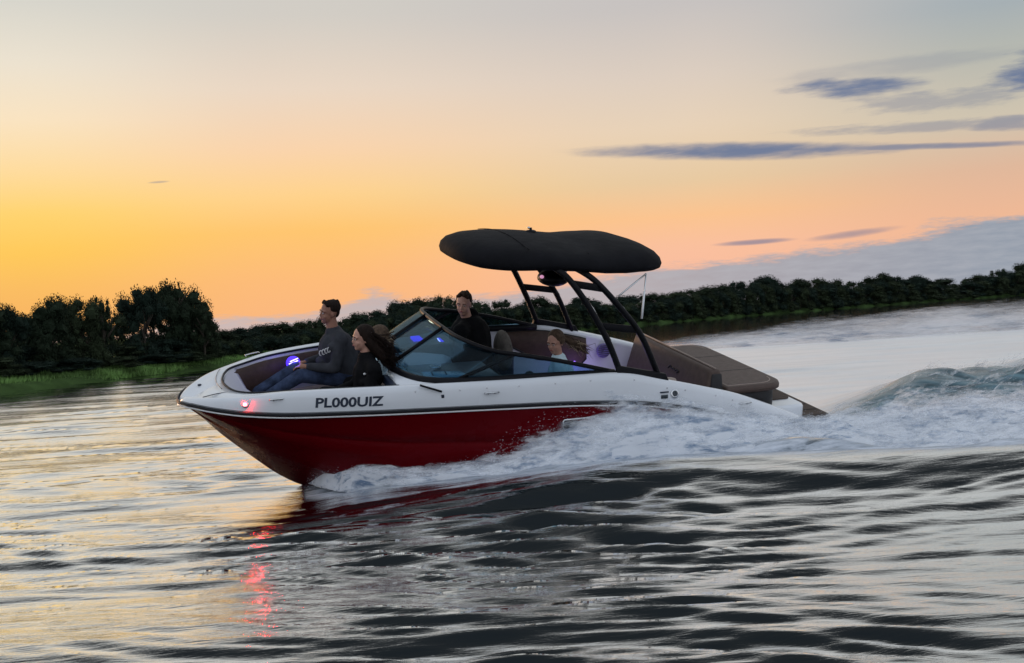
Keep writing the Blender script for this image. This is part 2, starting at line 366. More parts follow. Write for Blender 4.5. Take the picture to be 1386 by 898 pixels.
t.L.new(t.mix(a2.outputs['Fac'], t.mix(t.maprange(fn, .3, .72), (.08, .13, .18), (.80, .84, .92)), t.mix(t.maprange(wfn, .35, .6), (.72, .72, .74), (.88, .87, .88))), fo.inputs['Base Color'])
fb_ = t.new('ShaderNodeBump'); fb_.inputs['Strength'].default_value = .5; fb_.inputs['Distance'].default_value = .12; t.L.new(fn, fb_.inputs['Height']); t.L.new(fb_.outputs[0], fo.inputs['Normal'])
spf = t.math('MULTIPLY', a1.outputs['Fac'], t.maprange(fn, .28, .5))
wkf = t.math('MULTIPLY', t.maprange(t.math('ADD', a2.outputs['Fac'], t.math('MULTIPLY', t.math('SUBTRACT', wfn, .5), .5)), .35, .65), .5)
mx = t.new('ShaderNodeMixShader'); t.L.new(t.math('MAXIMUM', spf, wkf), mx.inputs[0]); t.L.new(wat.outputs[0], mx.inputs[1]); t.L.new(fo.outputs[0], mx.inputs[2]); t.L.new(mx.outputs[0], out.inputs[0])
me.materials.append(m)
def wz(x, y): return float(water_height(np.array([float(x)]), np.array([float(y)]))[0])

# ---------------------------------------------------------------- far bank
SHORE = [(-60, -45), (-32, 2), (-17.6, 37.8), (-13.6, 50), (-9.6, 59), (-4.5, 72), (4.1, 92), (12.7, 108), (38, 140), (84, 183), (190, 260), (600, 420), (3000, 900)]
sh = spline(SHORE, 14)
rows = []
def inland(i):
    a = np.array(sh[max(i - 1, 0)]); b = np.array(sh[min(i + 1, len(sh) - 1)]); d = b - a; d /= np.linalg.norm(d); return np.array([-d[1], d[0]])
for i, pnt in enumerate(sh):
    n_ = inland(i); row = []
    for d_, z_ in ((-1.5, -.6), (-.2, -.08), (0, .05), (.35, .28), (1.0, .40), (2.2, .50), (5, .62), (12, .8), (40, 1.2), (160, 1.5), (2500, 3)):
        w_ = .25 * mnoise.noise(Vector((pnt[0] * .15, pnt[1] * .15, d_))) if d_ < 30 else 0
        q = np.array(pnt) + n_ * (d_ + (w_ * 2 if d_ < 3 else 0)); row.append((q[0], q[1], z_ * (1 + w_ * .5)))
    rows.append(row)
mg = mat('bank_grass', (.045, .080, .024), .9, var=.5, vscale=.8, bump=.8, bscale=6, spec=.05)
MB().grid(rows).build('far_bank', mg); tag(bpy.data.objects['far_bank'], kind='structure')
# reeds and grass along the bank (nobody could count them)
gv = []; gf = []
mreed = mat('reed_green', (.15, .27, .07), .8, var=.5, vscale=.7)
for _ in range(42000):
    u = random.random() ** 1.1 * 52 + 16; i = int(u); fr = u - i
    a = np.array(sh[i]); b = np.array(sh[i + 1]); q = a + (b - a) * fr; n_ = inland(i)
    d_ = abs(random.gauss(0, 1.3)) + .05; q = q + n_ * d_
    hh = random.uniform(.10, .24) * (1 + .5 * mnoise.noise(Vector((q[0] * .5, q[1] * .5, 0)))); an = random.random() * 3.14; w_ = random.uniform(.012, .03) * (1 + q[1] / 80)
    dx, dy = math.cos(an) * w_, math.sin(an) * w_; lx, ly = random.gauss(0, .06), random.gauss(0, .06)
    z0 = .0 + np.interp(d_, [0, .35, 1, 2.2, 5], [.05, .28, .40, .50, .62]) - .04
    k = len(gv); gv += [(q[0] - dx, q[1] - dy, z0), (q[0] + dx, q[1] + dy, z0), (q[0] + lx, q[1] + ly, z0 + hh)]; gf.append((k, k + 1, k + 2))
tag(mesh('bank_grass', gv, gf, mreed, smooth=False), 'green grass and reeds along the edge of the far bank', 'grass', kind='stuff')

# ---------------------------------------------------------------- trees
mleaf = []
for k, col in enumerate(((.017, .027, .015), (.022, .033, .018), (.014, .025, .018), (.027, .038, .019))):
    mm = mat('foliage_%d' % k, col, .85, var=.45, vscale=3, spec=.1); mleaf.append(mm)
mbark = mat('bark', (.05, .04, .03), .9, var=.3, bump=.6, bscale=20)
def crown_mesh(seed, kind):
    """unit crown: width 2 (x,y in -1..1), z 0..1; kind 0 round, 1 low broad bush, 2 ragged upright"""
    rs = random.Random(seed); v = []; f = []
    clumps = []
    n = (44, 38, 38)[kind]
    for i in range(n):
        z = rs.uniform(.08, .93); a = rs.random() * 6.283
        prof = ((1 - ((z - .42) / .60) ** 2) ** .5 if abs(z - .42) < .6 else 0) if kind == 0 else ((1 - z ** 2.2) ** .5 if kind == 1 else (1 - z) ** .5 * .9 + .1)
        rr = prof * rs.uniform(.25, .88)
        clumps.append((rr * math.cos(a), rr * math.sin(a), z, rs.uniform(.10, .32) * (1.0 if kind < 2 else .75)))
    for (x, y, z, r) in clumps:      # leaf-coloured core added inside each clump to block the sky
        k = len(v); mm_ = []
        for i in range(5):
            for j in range(7):
                th = math.pi * (i + .5) / 5; ph = 6.283 * j / 7
                q = r * .70 * (1 + .35 * rs.uniform(-1, 1)); mm_.append((x + q * math.sin(th) * math.cos(ph), y + q * math.sin(th) * math.sin(ph), max(.0, z + q * .8 * math.cos(th) * .55)))
        v += mm_
        for i in range(4):
            for j in range(7): f.append((k + i * 7 + j, k + i * 7 + (j + 1) % 7, k + (i + 1) * 7 + (j + 1) % 7, k + (i + 1) * 7 + j))
    for c_ in clumps:
        x, y, z, r = c_
        for _ in range(int(420 * (r / .25) ** 2)):
            d = Vector((rs.gauss(0, 1), rs.gauss(0, 1), rs.gauss(0, 1))).normalized() * r * rs.uniform(.55, 1.18) ** 1.0
            px, py, pz = x + d.x, y + d.y, max(.01, z + d.z * .62)
            s_ = rs.uniform(.008, .026); a = Vector((rs.gauss(0, 1), rs.gauss(0, 1), rs.gauss(0, .6))).normalized(); b = a.cross(Vector((rs.gauss(0, 1), rs.gauss(0, 1), rs.gauss(0, 1)))).normalized()
            k = len(v); P0 = Vector((px, py, pz))
            v += [tuple(P0 - a * s_), tuple(P0 + b * s_ * .6), tuple(P0 + a * s_), tuple(P0 - b * s_ * .6)]; f.append((k, k + 1, k + 2, k + 3))
    return v, f
crowns = []
for i, kind in enumerate((0, 0, 1, 1, 2, 2, 0)):
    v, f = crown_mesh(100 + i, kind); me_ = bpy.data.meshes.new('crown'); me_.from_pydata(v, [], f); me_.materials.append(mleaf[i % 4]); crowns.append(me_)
tb = MB(); tb.tube([(0, 0, 0), (.02, .01, .25), (-.03, .02, .5), (.0, 0, .8)], [.075, .06, .045, .02], 8)
for k in range(6):
    a = k * 1.05 + .3; z = .22 + .08 * k; tb.tube([(0, 0, z), (.25 * math.cos(a), .25 * math.sin(a), z + .14), (.5 * math.cos(a), .5 * math.sin(a), z + .25)], [.035, .022, .01], 6)
o_ = tb.build('trunk', mbark); trunk_me = o_.data; bpy.data.objects.remove(o_)
def tree(x, y, h, w, var, label, group=None, z0=None, name='tree'):
    o = empty(name, Matrix.Translation((x, y, .45 if z0 is None else z0)) @ Matrix.Rotation(random.random() * 6.28, 4, 'Z'), label, 'tree', group)
    for nm, me_ in (('trunk', trunk_me), ('crown', crowns[var])):
        c_ = bpy.data.objects.new(nm, me_); COL.objects.link(c_); c_.parent = o; c_.scale = (w / 2, w / 2, h * .98)
        if nm == 'trunk': c_.scale = (h * .35, h * .35, h)
    return o
def px_ground(px, D): return ((px - 693) / 1500 * D, D)
def hz(px): return 470 - .06 * px
def top_h(px, ytop, D): return (hz(px) - ytop) / 1500 * D + EYE - .45
LEFT = [  # px, top y, depth, width m, crown, label
 (-35, 408, 40, 3.0, 0, 'dark tree at the far left edge of the bank'),
 (8, 417, 41, 2.2, 2, 'low dark tree on the grassy bank at the left edge of the photo'),
 (66, 403, 43, 2.6, 0, 'rounded dark tree with a small tuft on top, near the left edge of the bank'),
 (112, 404, 45, 2.6, 3, 'flat-topped dark tree between the tufted tree and the gap of sky'),
 (140, 394, 46, 1.5, 4, 'thin ragged tree poking up just left of the gap of sky'),
 (196, 388, 48, 2.7, 6, 'left half of the tallest clump, dark leafy tree beside the gap of sky'),
 (240, 382, 50, 3.0, 0, 'tallest dark tree of the left bank with a domed top'),
 (276, 415, 50, 1.9, 5, 'ragged dark tree sloping down at the right end of the tall clump'),
]
for px, yt, D, w, vr, lb in LEFT:
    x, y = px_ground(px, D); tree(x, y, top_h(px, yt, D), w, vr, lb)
for k, (px, yt, D, w) in enumerate(((-15, 440, 46, 3.2), (35, 425, 48, 3.2), (90, 424, 50, 3.2), (150, 420, 52, 3.4), (210, 405, 55, 3.6), (262, 400, 55, 3.0), (20, 470, 42, 3), (80, 470, 44, 3.0), (130, 468, 46, 3), (180, 465, 48, 3), (228, 460, 49, 3), (270, 460, 51, 2.4), (50, 490, 41, 2.6), (-10, 485, 39.6, 2.6), (105, 485, 43, 2.6), (160, 483, 45, 2.4), (205, 480, 47, 2.4), (250, 476, 49, 2.4))):
    x, y = px_ground(px, D); tree(x, y, top_h(px, yt, D), w, 2 + k % 2, 'low dark bush filling in below the tall trees on the left bank', 'undergrowth trees below the left clump', name='bush')
def shore_D(px):
    k = (px - 693) / 1500; best = 60
    for (x0, y0), (x1, y1) in zip(sh[:-1], sh[1:]):
        f0, f1 = x0 - k * y0, x1 - k * y1
        if f0 * f1 <= 0 and f0 != f1 and y0 > 5:
            u = f0 / (f0 - f1); return y0 + (y1 - y0) * u
    return best
DP = [(290, 50), (450, 60), (600, 74), (760, 94), (870, 110), (1100, 146), (1386, 192), (1500, 215)]
TOPS = [(300, 447), (325, 444), (352, 441), (380, 437), (408, 436), (422, 429), (450, 436), (480, 424), (512, 420), (545, 409), (575, 404), (600, 401), (640, 402), (680, 403), (730, 402), (790, 402), (850, 401), (885, 397), (912, 396), (935, 388), (952, 393), (975, 386), (1000, 381), (1040, 375), (1075, 379), (1105, 378), (1130, 377), (1160, 378), (1190, 371), (1215, 374), (1245, 374), (1270, 378), (1298, 384), (1325, 371), (1355, 362), (1390, 356), (1430, 352), (1475, 350)]
far_l = 'dark leafy tree in the unbroken row along the far bank'
def seg(T, px): return float(np.interp(px, [a for a, b in T], [b for a, b in T]))
for k, (px, yt) in enumerate(TOPS):
    D = shore_D(px) + 6 + 6 * random.random(); x, y = px_ground(px, D); h = top_h(px, yt, D)
    lb = {422: 'small rounded treetop standing above the low row, just left of the seated man', 935: 'tree with a small tuft standing clear of the row, right of the sunshade pole', 1040: 'rounded tree top rising from the far row right of the boat', 1190: 'domed tree in the far row under the small clouds at the right', 1390: 'tallest dark tree of the far bank at the right edge of the photo'}.get(px)
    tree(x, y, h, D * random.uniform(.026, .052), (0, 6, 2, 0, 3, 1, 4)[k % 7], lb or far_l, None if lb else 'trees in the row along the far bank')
for k in range(100):
    px = 292 + k * 12.2; D = shore_D(px) + 1.6 + 1.5 * random.random(); x, y = px_ground(px, D)
    tree(x, y, top_h(px, seg(TOPS, px) + 3 + random.random() * 6, D), D * random.uniform(.026, .036), 2 + k % 2, 'low bush at the foot of the tree row along the far bank', 'bushes along the far bank', name='bush', z0=.05)

# ---------------------------------------------------------------- motorboat
boat = empty('motorboat', BOAT, 'red and white bowrider motorboat speeding through the water under a black sunshade', 'boat')
KEY = [(.10, 0, 1.00, 1.045), (.12, .12, 1.02, 1.062), (.19, .28, 1.035, 1.085), (.30, .43, 1.038, 1.11), (.45, .57, 1.036, 1.14), (.65, .71, 1.033, 1.168), (1.0, .86, 1.03, 1.222), (1.5, 1.0, 1.038, 1.248), (2.0, 1.09, 1.038, 1.255),
       (3, 1.2, 1.025, 1.255), (3.6, 1.235, 1.005, 1.255), (4.1, 1.245, .965, 1.24), (4.5, 1.235, .905, 1.15), (4.98, 1.22, .79, 1.025), (5.4, 1.18, .655, .90), (5.9, 1.13, .48, .70), (6.35, 1.05, .36, .50)]
KS = spline(KEY, 6)
KX = [k[0] for k in KS]
def rail(x): return tuple(float(np.interp(x, KX, [k[i] for k in KS])) for i in (1, 2, 3))
def inset(k):     # how far the crown and the inner edge stand in from the rail
    return min(1.0, k[1] / .35)
# red hull
hp = spline([(.13, .98), (.275, .85), (.47, .64), (.73, .40), (1.0, .17), (1.29, .01), (1.8, -.13), (2.5, -.21), (4, -.24), (6.2, -.24)], 5)
def keel(x): return float(np.interp(x, [a[0] for a in hp], [a[1] for a in hp]))
def chine(x):
    return float(np.interp(x, [.13, .3, .6, 1, 1.5, 2, 3, 4, 6.2], [0, .10, .27, .48, .72, .88, 1.02, 1.06, 1.04])), float(np.interp(x, [.13, .3, .6, 1, 1.5, 2, 3, 4, 6.2], [.985, .86, .68, .50, .33, .21, .09, .04, .0]))
def hull_rows(sgn):
    rows = []
    for (x, b, zr, zt) in KS:
        if x > 6.2: continue
        x = max(x, .13); yc, zc = chine(x); zk = min(keel(x), zr - .02); zc = min(zc, zr - .012); yc = min(yc, max(b, .001))
        row = [(x, 0, zk), (x, sgn * yc * .5, (zk + zc) / 2 - .0), (x, sgn * yc * .97, zc - .01), (x, sgn * (yc + .02 * min(1, b)), zc + .015)]
        ky, kz = yc + (b - yc) * .72, zc + (zr - zc) * .62
        for u in (.3, .62, .97): row.append((x, sgn * (yc + .015 * min(1, b) + (ky - yc) * u), zc + (kz - zc) * u))
        row.append((x, sgn * ky, kz)); row.append((x, sgn * (ky + .016 * min(1, b)), kz + .014))
        for u in (.25, .6, 1): row.append((x, sgn * (ky + .016 * (1 - u) + (b - ky) * u * 1.0), kz + .014 + (zr - kz - .014) * u))
        rows.append(row)
    return rows
hb = MB(); hb.grid(hull_rows(-1)); hb.grid(hull_rows(1))
lr = hull_rows(-1)[-1]; rr_ = hull_rows(1)[-1]; hb.add(lr + rr_[::-1], [tuple(range(len(lr) * 2))])
hull = hb.build('hull', M['red'], boat)
# white topsides, gunwales and foredeck as one moulding
def deck_pts(k, sgn):
    x, b, zr, zt = k; q = inset(k); d = zt - zr
    nx = .0 if b > .5 else (.5 - b) * .5      # at the stem the crown also moves aft
    P_ = [(x, b - .002, zr), (x + nx * .03, b - .012 * q, zr + d * .35), (x + nx * .10, b - .030 * q, zr + d * .72), (x + nx * .2, b - .055 * q, zr + d * .95), (x + nx * .35, b - .085 * q, zt), (x + nx * .5, b - .115 * q, zt - .008)]
    return [(a, sgn * max(0, bb), c_) for a, bb, c_ in P_]
INNER = spline([(.50, 0, 1.155), (.505, .10, 1.157), (.52, .20, 1.158), (.55, .33, 1.16), (.61, .46, 1.166), (.75, .575, 1.175), (1.03, .71, 1.205), (1.5, .85, 1.225), (1.98, .94, 1.232),
       (3, 1.055, 1.232), (3.6, 1.09, 1.232), (4.1, 1.10, 1.218), (4.5, 1.09, 1.13), (4.98, 1.075, 1.0), (5.4, 1.035, .87), (5.9, .98, .675), (6.35, .9, .48)], 6)
dk = MB()
for sgn in (-1, 1):
    rows = []
    for k, q in zip(KS, INNER):
        dp = deck_pts(k, sgn); e = (q[0], sgn * q[1], q[2]); l = dp[-1]
        rows.append(dp + [tuple(l[i] + (e[i] - l[i]) * .5 + (.006 if i == 2 else 0) for i in range(3)), e, (q[0] + (.015 if q[1] < .5 else 0), sgn * max(0, q[1] - .008), q[2] - .03)])
    dk.grid(rows)
# aft deck across the stern
aft = [(x, zz) for x, zz in ((5.36, .88), (5.9, .655), (6.1, .60))]
dk.build('deck_moulding', M['white'], boat)
def surf(x, z):    # y of the near topside at height z
    b, zr, zt = rail(x); u = (z - zr) / max(.01, zt - zr)
    return b - float(np.interp(u, [0, .35, .72, .95, 1], [.002, .012, .030, .055, .085]))
# inner liner: walls and floor
ln = MB()
def fz(q): return float(np.interp(q[0], [.5, .8, 1.2, 1.6, 2, 5.3], [.98, .80, .62, .48, .34, .34])) if q[0] < 5.3 else q[2] - .12
for sgn in (-1, 1):
    rows = []
    for q in INNER:
        xx = q[0] + (.02 if q[1] < .5 else 0)
        rows.append([(xx, sgn * max(0, q[1] - .006), q[2] - .02), (xx + (.1 if q[1] < .5 else 0), sgn * max(0, q[1] - .05), max(q[2] - .35, fz(q) + .05)), (xx + (.2 if q[1] < .5 else 0), sgn * max(0, q[1] - .18), fz(q)), (xx + (.2 if q[1] < .5 else 0), 0, fz(q) - .01)])
    ln.grid(rows)
ln.build('liner', M['liner'], boat)
# rub rail: black strip, white bead and the grey line above
for nm, dz, rr, m_ in (('rub_rail', 0, .0145, 'blackrub'), ('rail_bead', -.026, .008, 'bead'), ('rail_line', .020, .0025, 'dash')):
    for sgn in (1,):
        pts = [(k[0] - (.012 if k[1] < .3 else 0), -(k[1] + .004), k[2] + dz) for k in KS[::-1]] + [(k[0] - (.012 if k[1] < .3 else 0), (k[1] + .004), k[2] + dz) for k in KS[1:]]
        MB().tube(pts, rr, 8).build(nm, M[m_], boat)
# dark edge trim round the bow cockpit and cockpit
tr = [(q[0] + .004, -q[1] + .006, q[2] + .002) for q in INNER if q[0] <= 2.0][::-1] + [(q[0] + .004, q[1] - .006, q[2] + .002) for q in INNER if q[0] <= 2.0][1:]
MB().tube(tr, .011, 8).build('cockpit_trim', M['blackrub'], boat)
# bow floor and consoles with walkway
def console(sgn):
    rows = []
    for x, zt_ in ((1.975, .40), (1.975, 1.10), (1.985, 1.20), (2.02, 1.245), (2.15, 1.25), (2.5, 1.235), (2.75, 1.20), (2.86, 1.15), (2.88, 1.0), (2.88, .36)):
        b = float(np.interp(x, [q[0] for q in INNER], [q[1] for q in INNER])) - .004
        fx = x - (.045 if x < 2.1 else 0)
        rows.append([(x, sgn * .33, .34), (x, sgn * .33, zt_ - .03), (x, sgn * .36, zt_), (x, sgn * .6, zt_), (fx, sgn * b, min(zt_, 1.236)), (fx, sgn * b, .34)])
    return MB().grid(rows, True, True)
for sgn in (-1, 1):
    cn = console(sgn).build('console', M['white'], boat)
    box('bulkhead_trim', (1.925, min(sgn * .50, sgn * .905), .75), (1.975, max(sgn * .50, sgn * .905), 1.236), M['ink'], boat, .012)
    box('console_backrest', (1.90, min(sgn * .36, sgn * .84), .78), (1.965, max(sgn * .36, sgn * .84), 1.16), M['beige'], boat, .03)
    # bow seats along the sides
    y0, y1 = (.26, .62)
    block('bow_seat', [(.80, sgn * .12, .76), (1.9, sgn * y0, .5), (1.9, sgn * .74, .5), (.95, sgn * .45, .76), (.80, sgn * .12, .86), (1.9, sgn * y0, .86), (1.9, sgn * .84, .86), (.95, sgn * .57, .86)], M['beige'], boat, .04)
# brown padded coaming panels in the bow
for sgn in (-1, 1):
    rows = []
    for q in INNER:
        if .62 < q[0] < 1.93: rows.append([(q[0], sgn * (q[1] - .022), q[2] - .035), (q[0], sgn * (q[1] - .05), q[2] - .05), (q[0], sgn * (q[1] - .065), q[2] - .16), (q[0], sgn * (q[1] - .07), q[2] - .26), (q[0], sgn * (q[1] - .05), q[2] - .34)])
    MB().grid(rows).build('bow_coaming_pad', M['brown'], boat)
    pad_rows = rows
    # cockpit coaming panels
    rows = []
    box('side_locker', (2.92, min(sgn * .80, sgn * 1.0), .36), (3.70, max(sgn * .80, sgn * 1.0), 1.02), M['dash'], boat, .03)
    for q in INNER:
        if 3.62 < q[0] < 4.72:
            u = (q[0] - 3.62) / 1.1; lo = float(np.interp(u, [0, .4, .85, 1], [.10, .34, .36, .16]))
            rows.append([(q[0], sgn * (q[1] - .02), q[2] - .045), (q[0], sgn * (q[1] - .045), q[2] - .055), (q[0], sgn * (q[1] - .065), q[2] - .05 - lo * .5), (q[0], sgn * (q[1] - .05), q[2] - .045 - lo)])
    MB().grid(rows).build('cockpit_coaming_pad', M['brown'], boat)
    e = [r_[0] for r_ in rows] + [rows[-1][3]] + [r_[3] for r_ in rows[::-1]] + [rows[0][0]]
    MB().tube(e, .010, 6).build('pad_piping', M['dark'], boat)
# aft cockpit wall speaker and LEDs, starboard
def disc(name, c_, nrm, r, m, parent, th=.012, n=24, rin=0):
    nrm = Vector(nrm).normalized(); a = nrm.orthogonal().normalized(); b = nrm.cross(a); c_ = Vector(c_); mb = MB()
    rings = [[c_ + (a * math.cos(2 * math.pi * k / n) + b * math.sin(2 * math.pi * k / n)) * rr + nrm * zz for k in range(n)] for rr, zz in ((r, -th), (r, th * .5), (r * .92, th), (max(rin, .001), th * .8), (max(rin, .001), -th))]
    return mb.grid(rings, True).build(name, m, parent)
sp_ = disc('wall_speaker', (4.86, 1.0, .90), (0, -1, .08), .085, M['grille'], boat)
for k in range(6):
    z = .90 - .06 + k * .024; w_ = math.sqrt(max(0, .078 ** 2 - (z - .90) ** 2))
    MB().tube([(4.86 - w_, .984, z), (4.86 + w_, .984, z)], .0035, 6).build('grille_bar', M['dark'], sp_)
disc('courtesy_light', (4.50, 1.0, .78), (0, -1, 0), .022, M['violet'], boat)
pl = bpy.data.lights.new('courtesy_glow', 'POINT'); pl.energy = 2.3; pl.color = (.42, .28, 1); pl.shadow_soft_size = .05
po = bpy.data.objects.new('courtesy_glow', pl); COL.objects.link(po); po.parent = boat; po.location = (4.55, .72, .74)
bow_sp = disc('lit_bow_speaker', (1.25, .60, 1.135), (.05, -1, .25), .070, M['blue'], boat, .02)
for k in range(3): MB().tube([(1.19 + .012 * k, .570, 1.11 + .024 * k), (1.295, .570, 1.14 + .024 * k)], .005, 6).build('light_streak', M['bluew'], bow_sp)
pl = bpy.data.lights.new('speaker_glow', 'POINT'); pl.energy = 1.2; pl.color = (.12, .05, 1); pl.shadow_soft_size = .04
po = bpy.data.objects.new('speaker_glow', pl); COL.objects.link(po); po.parent = boat; po.location = (1.25, .50, 1.17)
# helm
block('helm_dash', [(2.17, .70, .9), (2.92, .98, .5), (2.92, .33, .5), (2.17, .34, .9), (2.17, .70, 1.262), (2.92, .98, 1.29), (2.92, .33, 1.29), (2.17, .34, 1.262)], M['dash'], boat, .02)
hs = box('gauge_screen', (2.76, .42, 1.20), (2.79, .60, 1.29), M['blue'], boat, .006)
MB().tube([(2.75, .44, 1.285), (2.75, .54, 1.295)], .006).build('lit_edge', M['bluew'], hs)
box('gauge_screen', (2.50, .56, 1.27), (2.60, .72, 1.30), M['blue'], boat, .006)
wh = MB(); wh.tube([(2.88 + .05 * math.cos(a), .62 + .17 * math.sin(a), 1.10 + .16 * math.cos(a)) for a in np.linspace(0, 6.283, 25)], .014, 8)
whl = wh.build('steering_wheel', M['black'], boat)
MB().tube([(2.80, .62, 1.10), (2.88, .62, 1.10)], .03, 8).tube([(2.88, .45, 1.1), (2.88, .79, 1.1)], .01, 6).build('wheel_hub', M['steel'], whl)
# port console top: pale instrument lid and cup holder ring
lid = block('console_lid', [(2.26, -.78, 1.25), (2.66, -.90, 1.245), (2.62, -.72, 1.25), (2.26, -.66, 1.25), (2.26, -.78, 1.274), (2.66, -.90, 1.268), (2.62, -.72, 1.27), (2.26, -.66, 1.274)], M['consw'], boat, .006, 2)
for x in (2.33, 2.46): MB().tube([(x, -.83, 1.275), (x + .02, -.69, 1.275)], .005, 6).build('lid_groove', M['dash'], lid)
MB().tube([(2.44 + .05 * math.cos(a), -.5 + .05 * math.sin(a), 1.272) for a in np.linspace(0, 6.283, 21)], .007, 6).build('cup_holder_ring', M['steel'], boat)
block('dash_panel', [(2.17, -.70, .9), (2.95, -.98, .5), (2.95, -.33, .5), (2.17, -.34, .9), (2.17, -.70, 1.262), (2.95, -.98, 1.25), (2.95, -.33, 1.25), (2.17, -.34, 1.262)], M['dash'], boat, .012)
# seats
def bucket(x, y, z, m, nm, h=.52):
    s_ = empty_part(nm, boat)
    box('seat_cushion', (x - .45, y - .24, z - .14), (x, y + .24, z), m, s_, .04); 
    bk = MB().ball((x + .06, y, z + h * .5), (.075, .25, h * .52), None, 20, 14).build('seat_back', m, s_)
    MB().tube([(x - .2, y, .34), (x - .2, y, z - .12)], .05).build('pedestal', M['steel'], s_)
def empty_part(nm, parent):
    o = bpy.data.objects.new(nm, None); COL.objects.link(o); o.parent = parent; return o
bucket(3.42, .55, .90, M['fur'], 'helm_seat', .42)
bucket(3.32, -.60, .66, M['dark'], 'passenger_seat', .50)
# port and starboard cockpit lounge, transom seat
box('lounge_cushion', (3.9, -1.0, .36), (4.95, -.45, .64), M['tan'], boat, .05)
box('lounge_cushion', (3.65, -.22, .36), (4.3, .98, .62), M['tan'], boat, .05)
box('lounge_cushion', (4.75, -1.0, .36), (5.2, .98, .66), M['tan'], boat, .05)
block('side_bolster', [(3.55, -1.07, 1.02), (4.75, -1.04, .90), (4.75, -.93, .90), (3.55, -.94, 1.02), (3.55, -1.07, 1.215), (4.75, -1.04, 1.10), (4.75, -.93, 1.085), (3.55, -.94, 1.20)], M['tan'], boat, .03)
sb = block('transom_backrest', [(5.08, -.92, .62), (5.33, -.92, .62), (5.33, .92, .62), (5.08, .92, .62), (5.20, -.88, 1.105), (5.33, -.88, 1.10), (5.33, .88, 1.10), (5.20, .88, 1.105)], M['pad'], boat, .035)
block('backrest_end', [(5.175, -.935, .80), (5.335, -.935, .80), (5.335, -.915, .80), (5.175, -.915, .80), (5.215, -.895, 1.06), (5.325, -.895, 1.06), (5.325, -.875, 1.06), (5.215, -.875, 1.06)], M['dark'], boat, .012)
MB().tube([(5.262, -.86, 1.112), (5.262, .86, 1.112)], .010, 8).build('backrest_piping', M['tan'], boat)
sc_ = [(5.155, -.05, .93), (5.15, -.09, .965), (5.155, -.13, .94), (5.15, -.17, .955), (5.155, -.20, .935), (5.15, -.24, .955), (5.152, -.29, .945), (5.150, -.25, .925)]
MB().tube([(a - .012 - (c_ - .93) * .0 + (c_ - .62) * .25 - .065, b, c_) for a, b, c_ in spline(sc_, 4)], .008, 6).build('embroidered_mark', M['dark'], boat)
# rounded sun pad
def pad_poly(x0, x1, yw, r, z, n=6):
    P_ = []
    for (cx, cy, a0) in ((x1 - r, yw - r, 0), (x0 + .02, yw - .02, 90), (x0 + .02, -yw + .02, 180), (x1 - r, -yw + r, 270)):
        rr = r if cx > x0 + .1 else .02
        for k in range(n + 1):
            a = R(a0 + 90 * k / n); P_.append((cx + rr * math.cos(a), cy + rr * math.sin(a), z))
    return P_
def slab(name, m, parent, z0, z1, x0, x1, yw, r, bev=.03):
    rows = []
    for (dz, ins) in ((z0, bev), (z0 + bev * .6, .0), (z1 - bev, 0), (z1 - bev * .3, bev * .35), (z1, bev)):
        rows.append([(x, y, z) for x, y, z in pad_poly(x0 + ins, x1 - ins, yw - ins, max(.01, r - ins), dz)])
    mb = MB().grid(rows, True); n = len(rows[0]); b = len(mb.v)
    mb.add(rows[-1], [tuple(range(n))]); return mb.build(name, m, parent)
sp1 = slab('sun_pad', M['pad'], boat, .835, .915, 5.37, 6.08, .93, .22)
slab('sun_pad_base', M['dark'], boat, .60, .836, 5.37, 6.02, .90, .2, .01)
for y in (-.31, .31): MB().tube([(5.45, y, .912), (6.05, y, .912)], .006, 6).build('seam', M['dark'], sp1)
MB().tube([(x, y, z) for x, y, z in pad_poly(5.42, 6.0, .86, .2, .914)], .006, 6).build('seam', M['tan'], sp1)
slab('transom_step', M['white'], boat, .38, .66, 5.9, 6.33, .93, .1, .03)
slab('swim_platform', M['white'], boat, .30, .47, 5.95, 6.75, 1.02, .25, .03)
tkk = slab('platform_mat', M['teak'], boat, .465, .482, 6.02, 6.71, .97, .22, .006)
slab('step_mat', M['teak'], boat, .655, .672, 6.0, 6.29, .70, .08, .005)
for k in range(9):
    y = -.8 + k * .2; MB().tube([(6.34, y, .484), (6.68, y, .484)], .004, 4).build('mat_groove', M['dark'], tkk)
# hatch seams on the foredeck
MB().tube(spline([(.30, -.29, 1.103), (.42, -.34, 1.138), (.52, -.36, 1.150)], 6), .004, 6).build('anchor_hatch_seam', M['ink'], boat)
MB().tube([(x - .055, y * 1.15, z + .004) for x, y, z in INNER[:22:1] if y * 1.15 < .5][::1] , .0035, 6).build('hatch_seam', M['dash'], boat)
MB().tube([(x - .055, -y * 1.15, z + .004) for x, y, z in INNER[:22:1] if y * 1.15 < .3][::1] , .0035, 6).build('hatch_seam', M['dash'], boat)
disc('deck_latch', (.30, .16, 1.102), (0, 0, 1), .018, M['ink'], boat, .006)
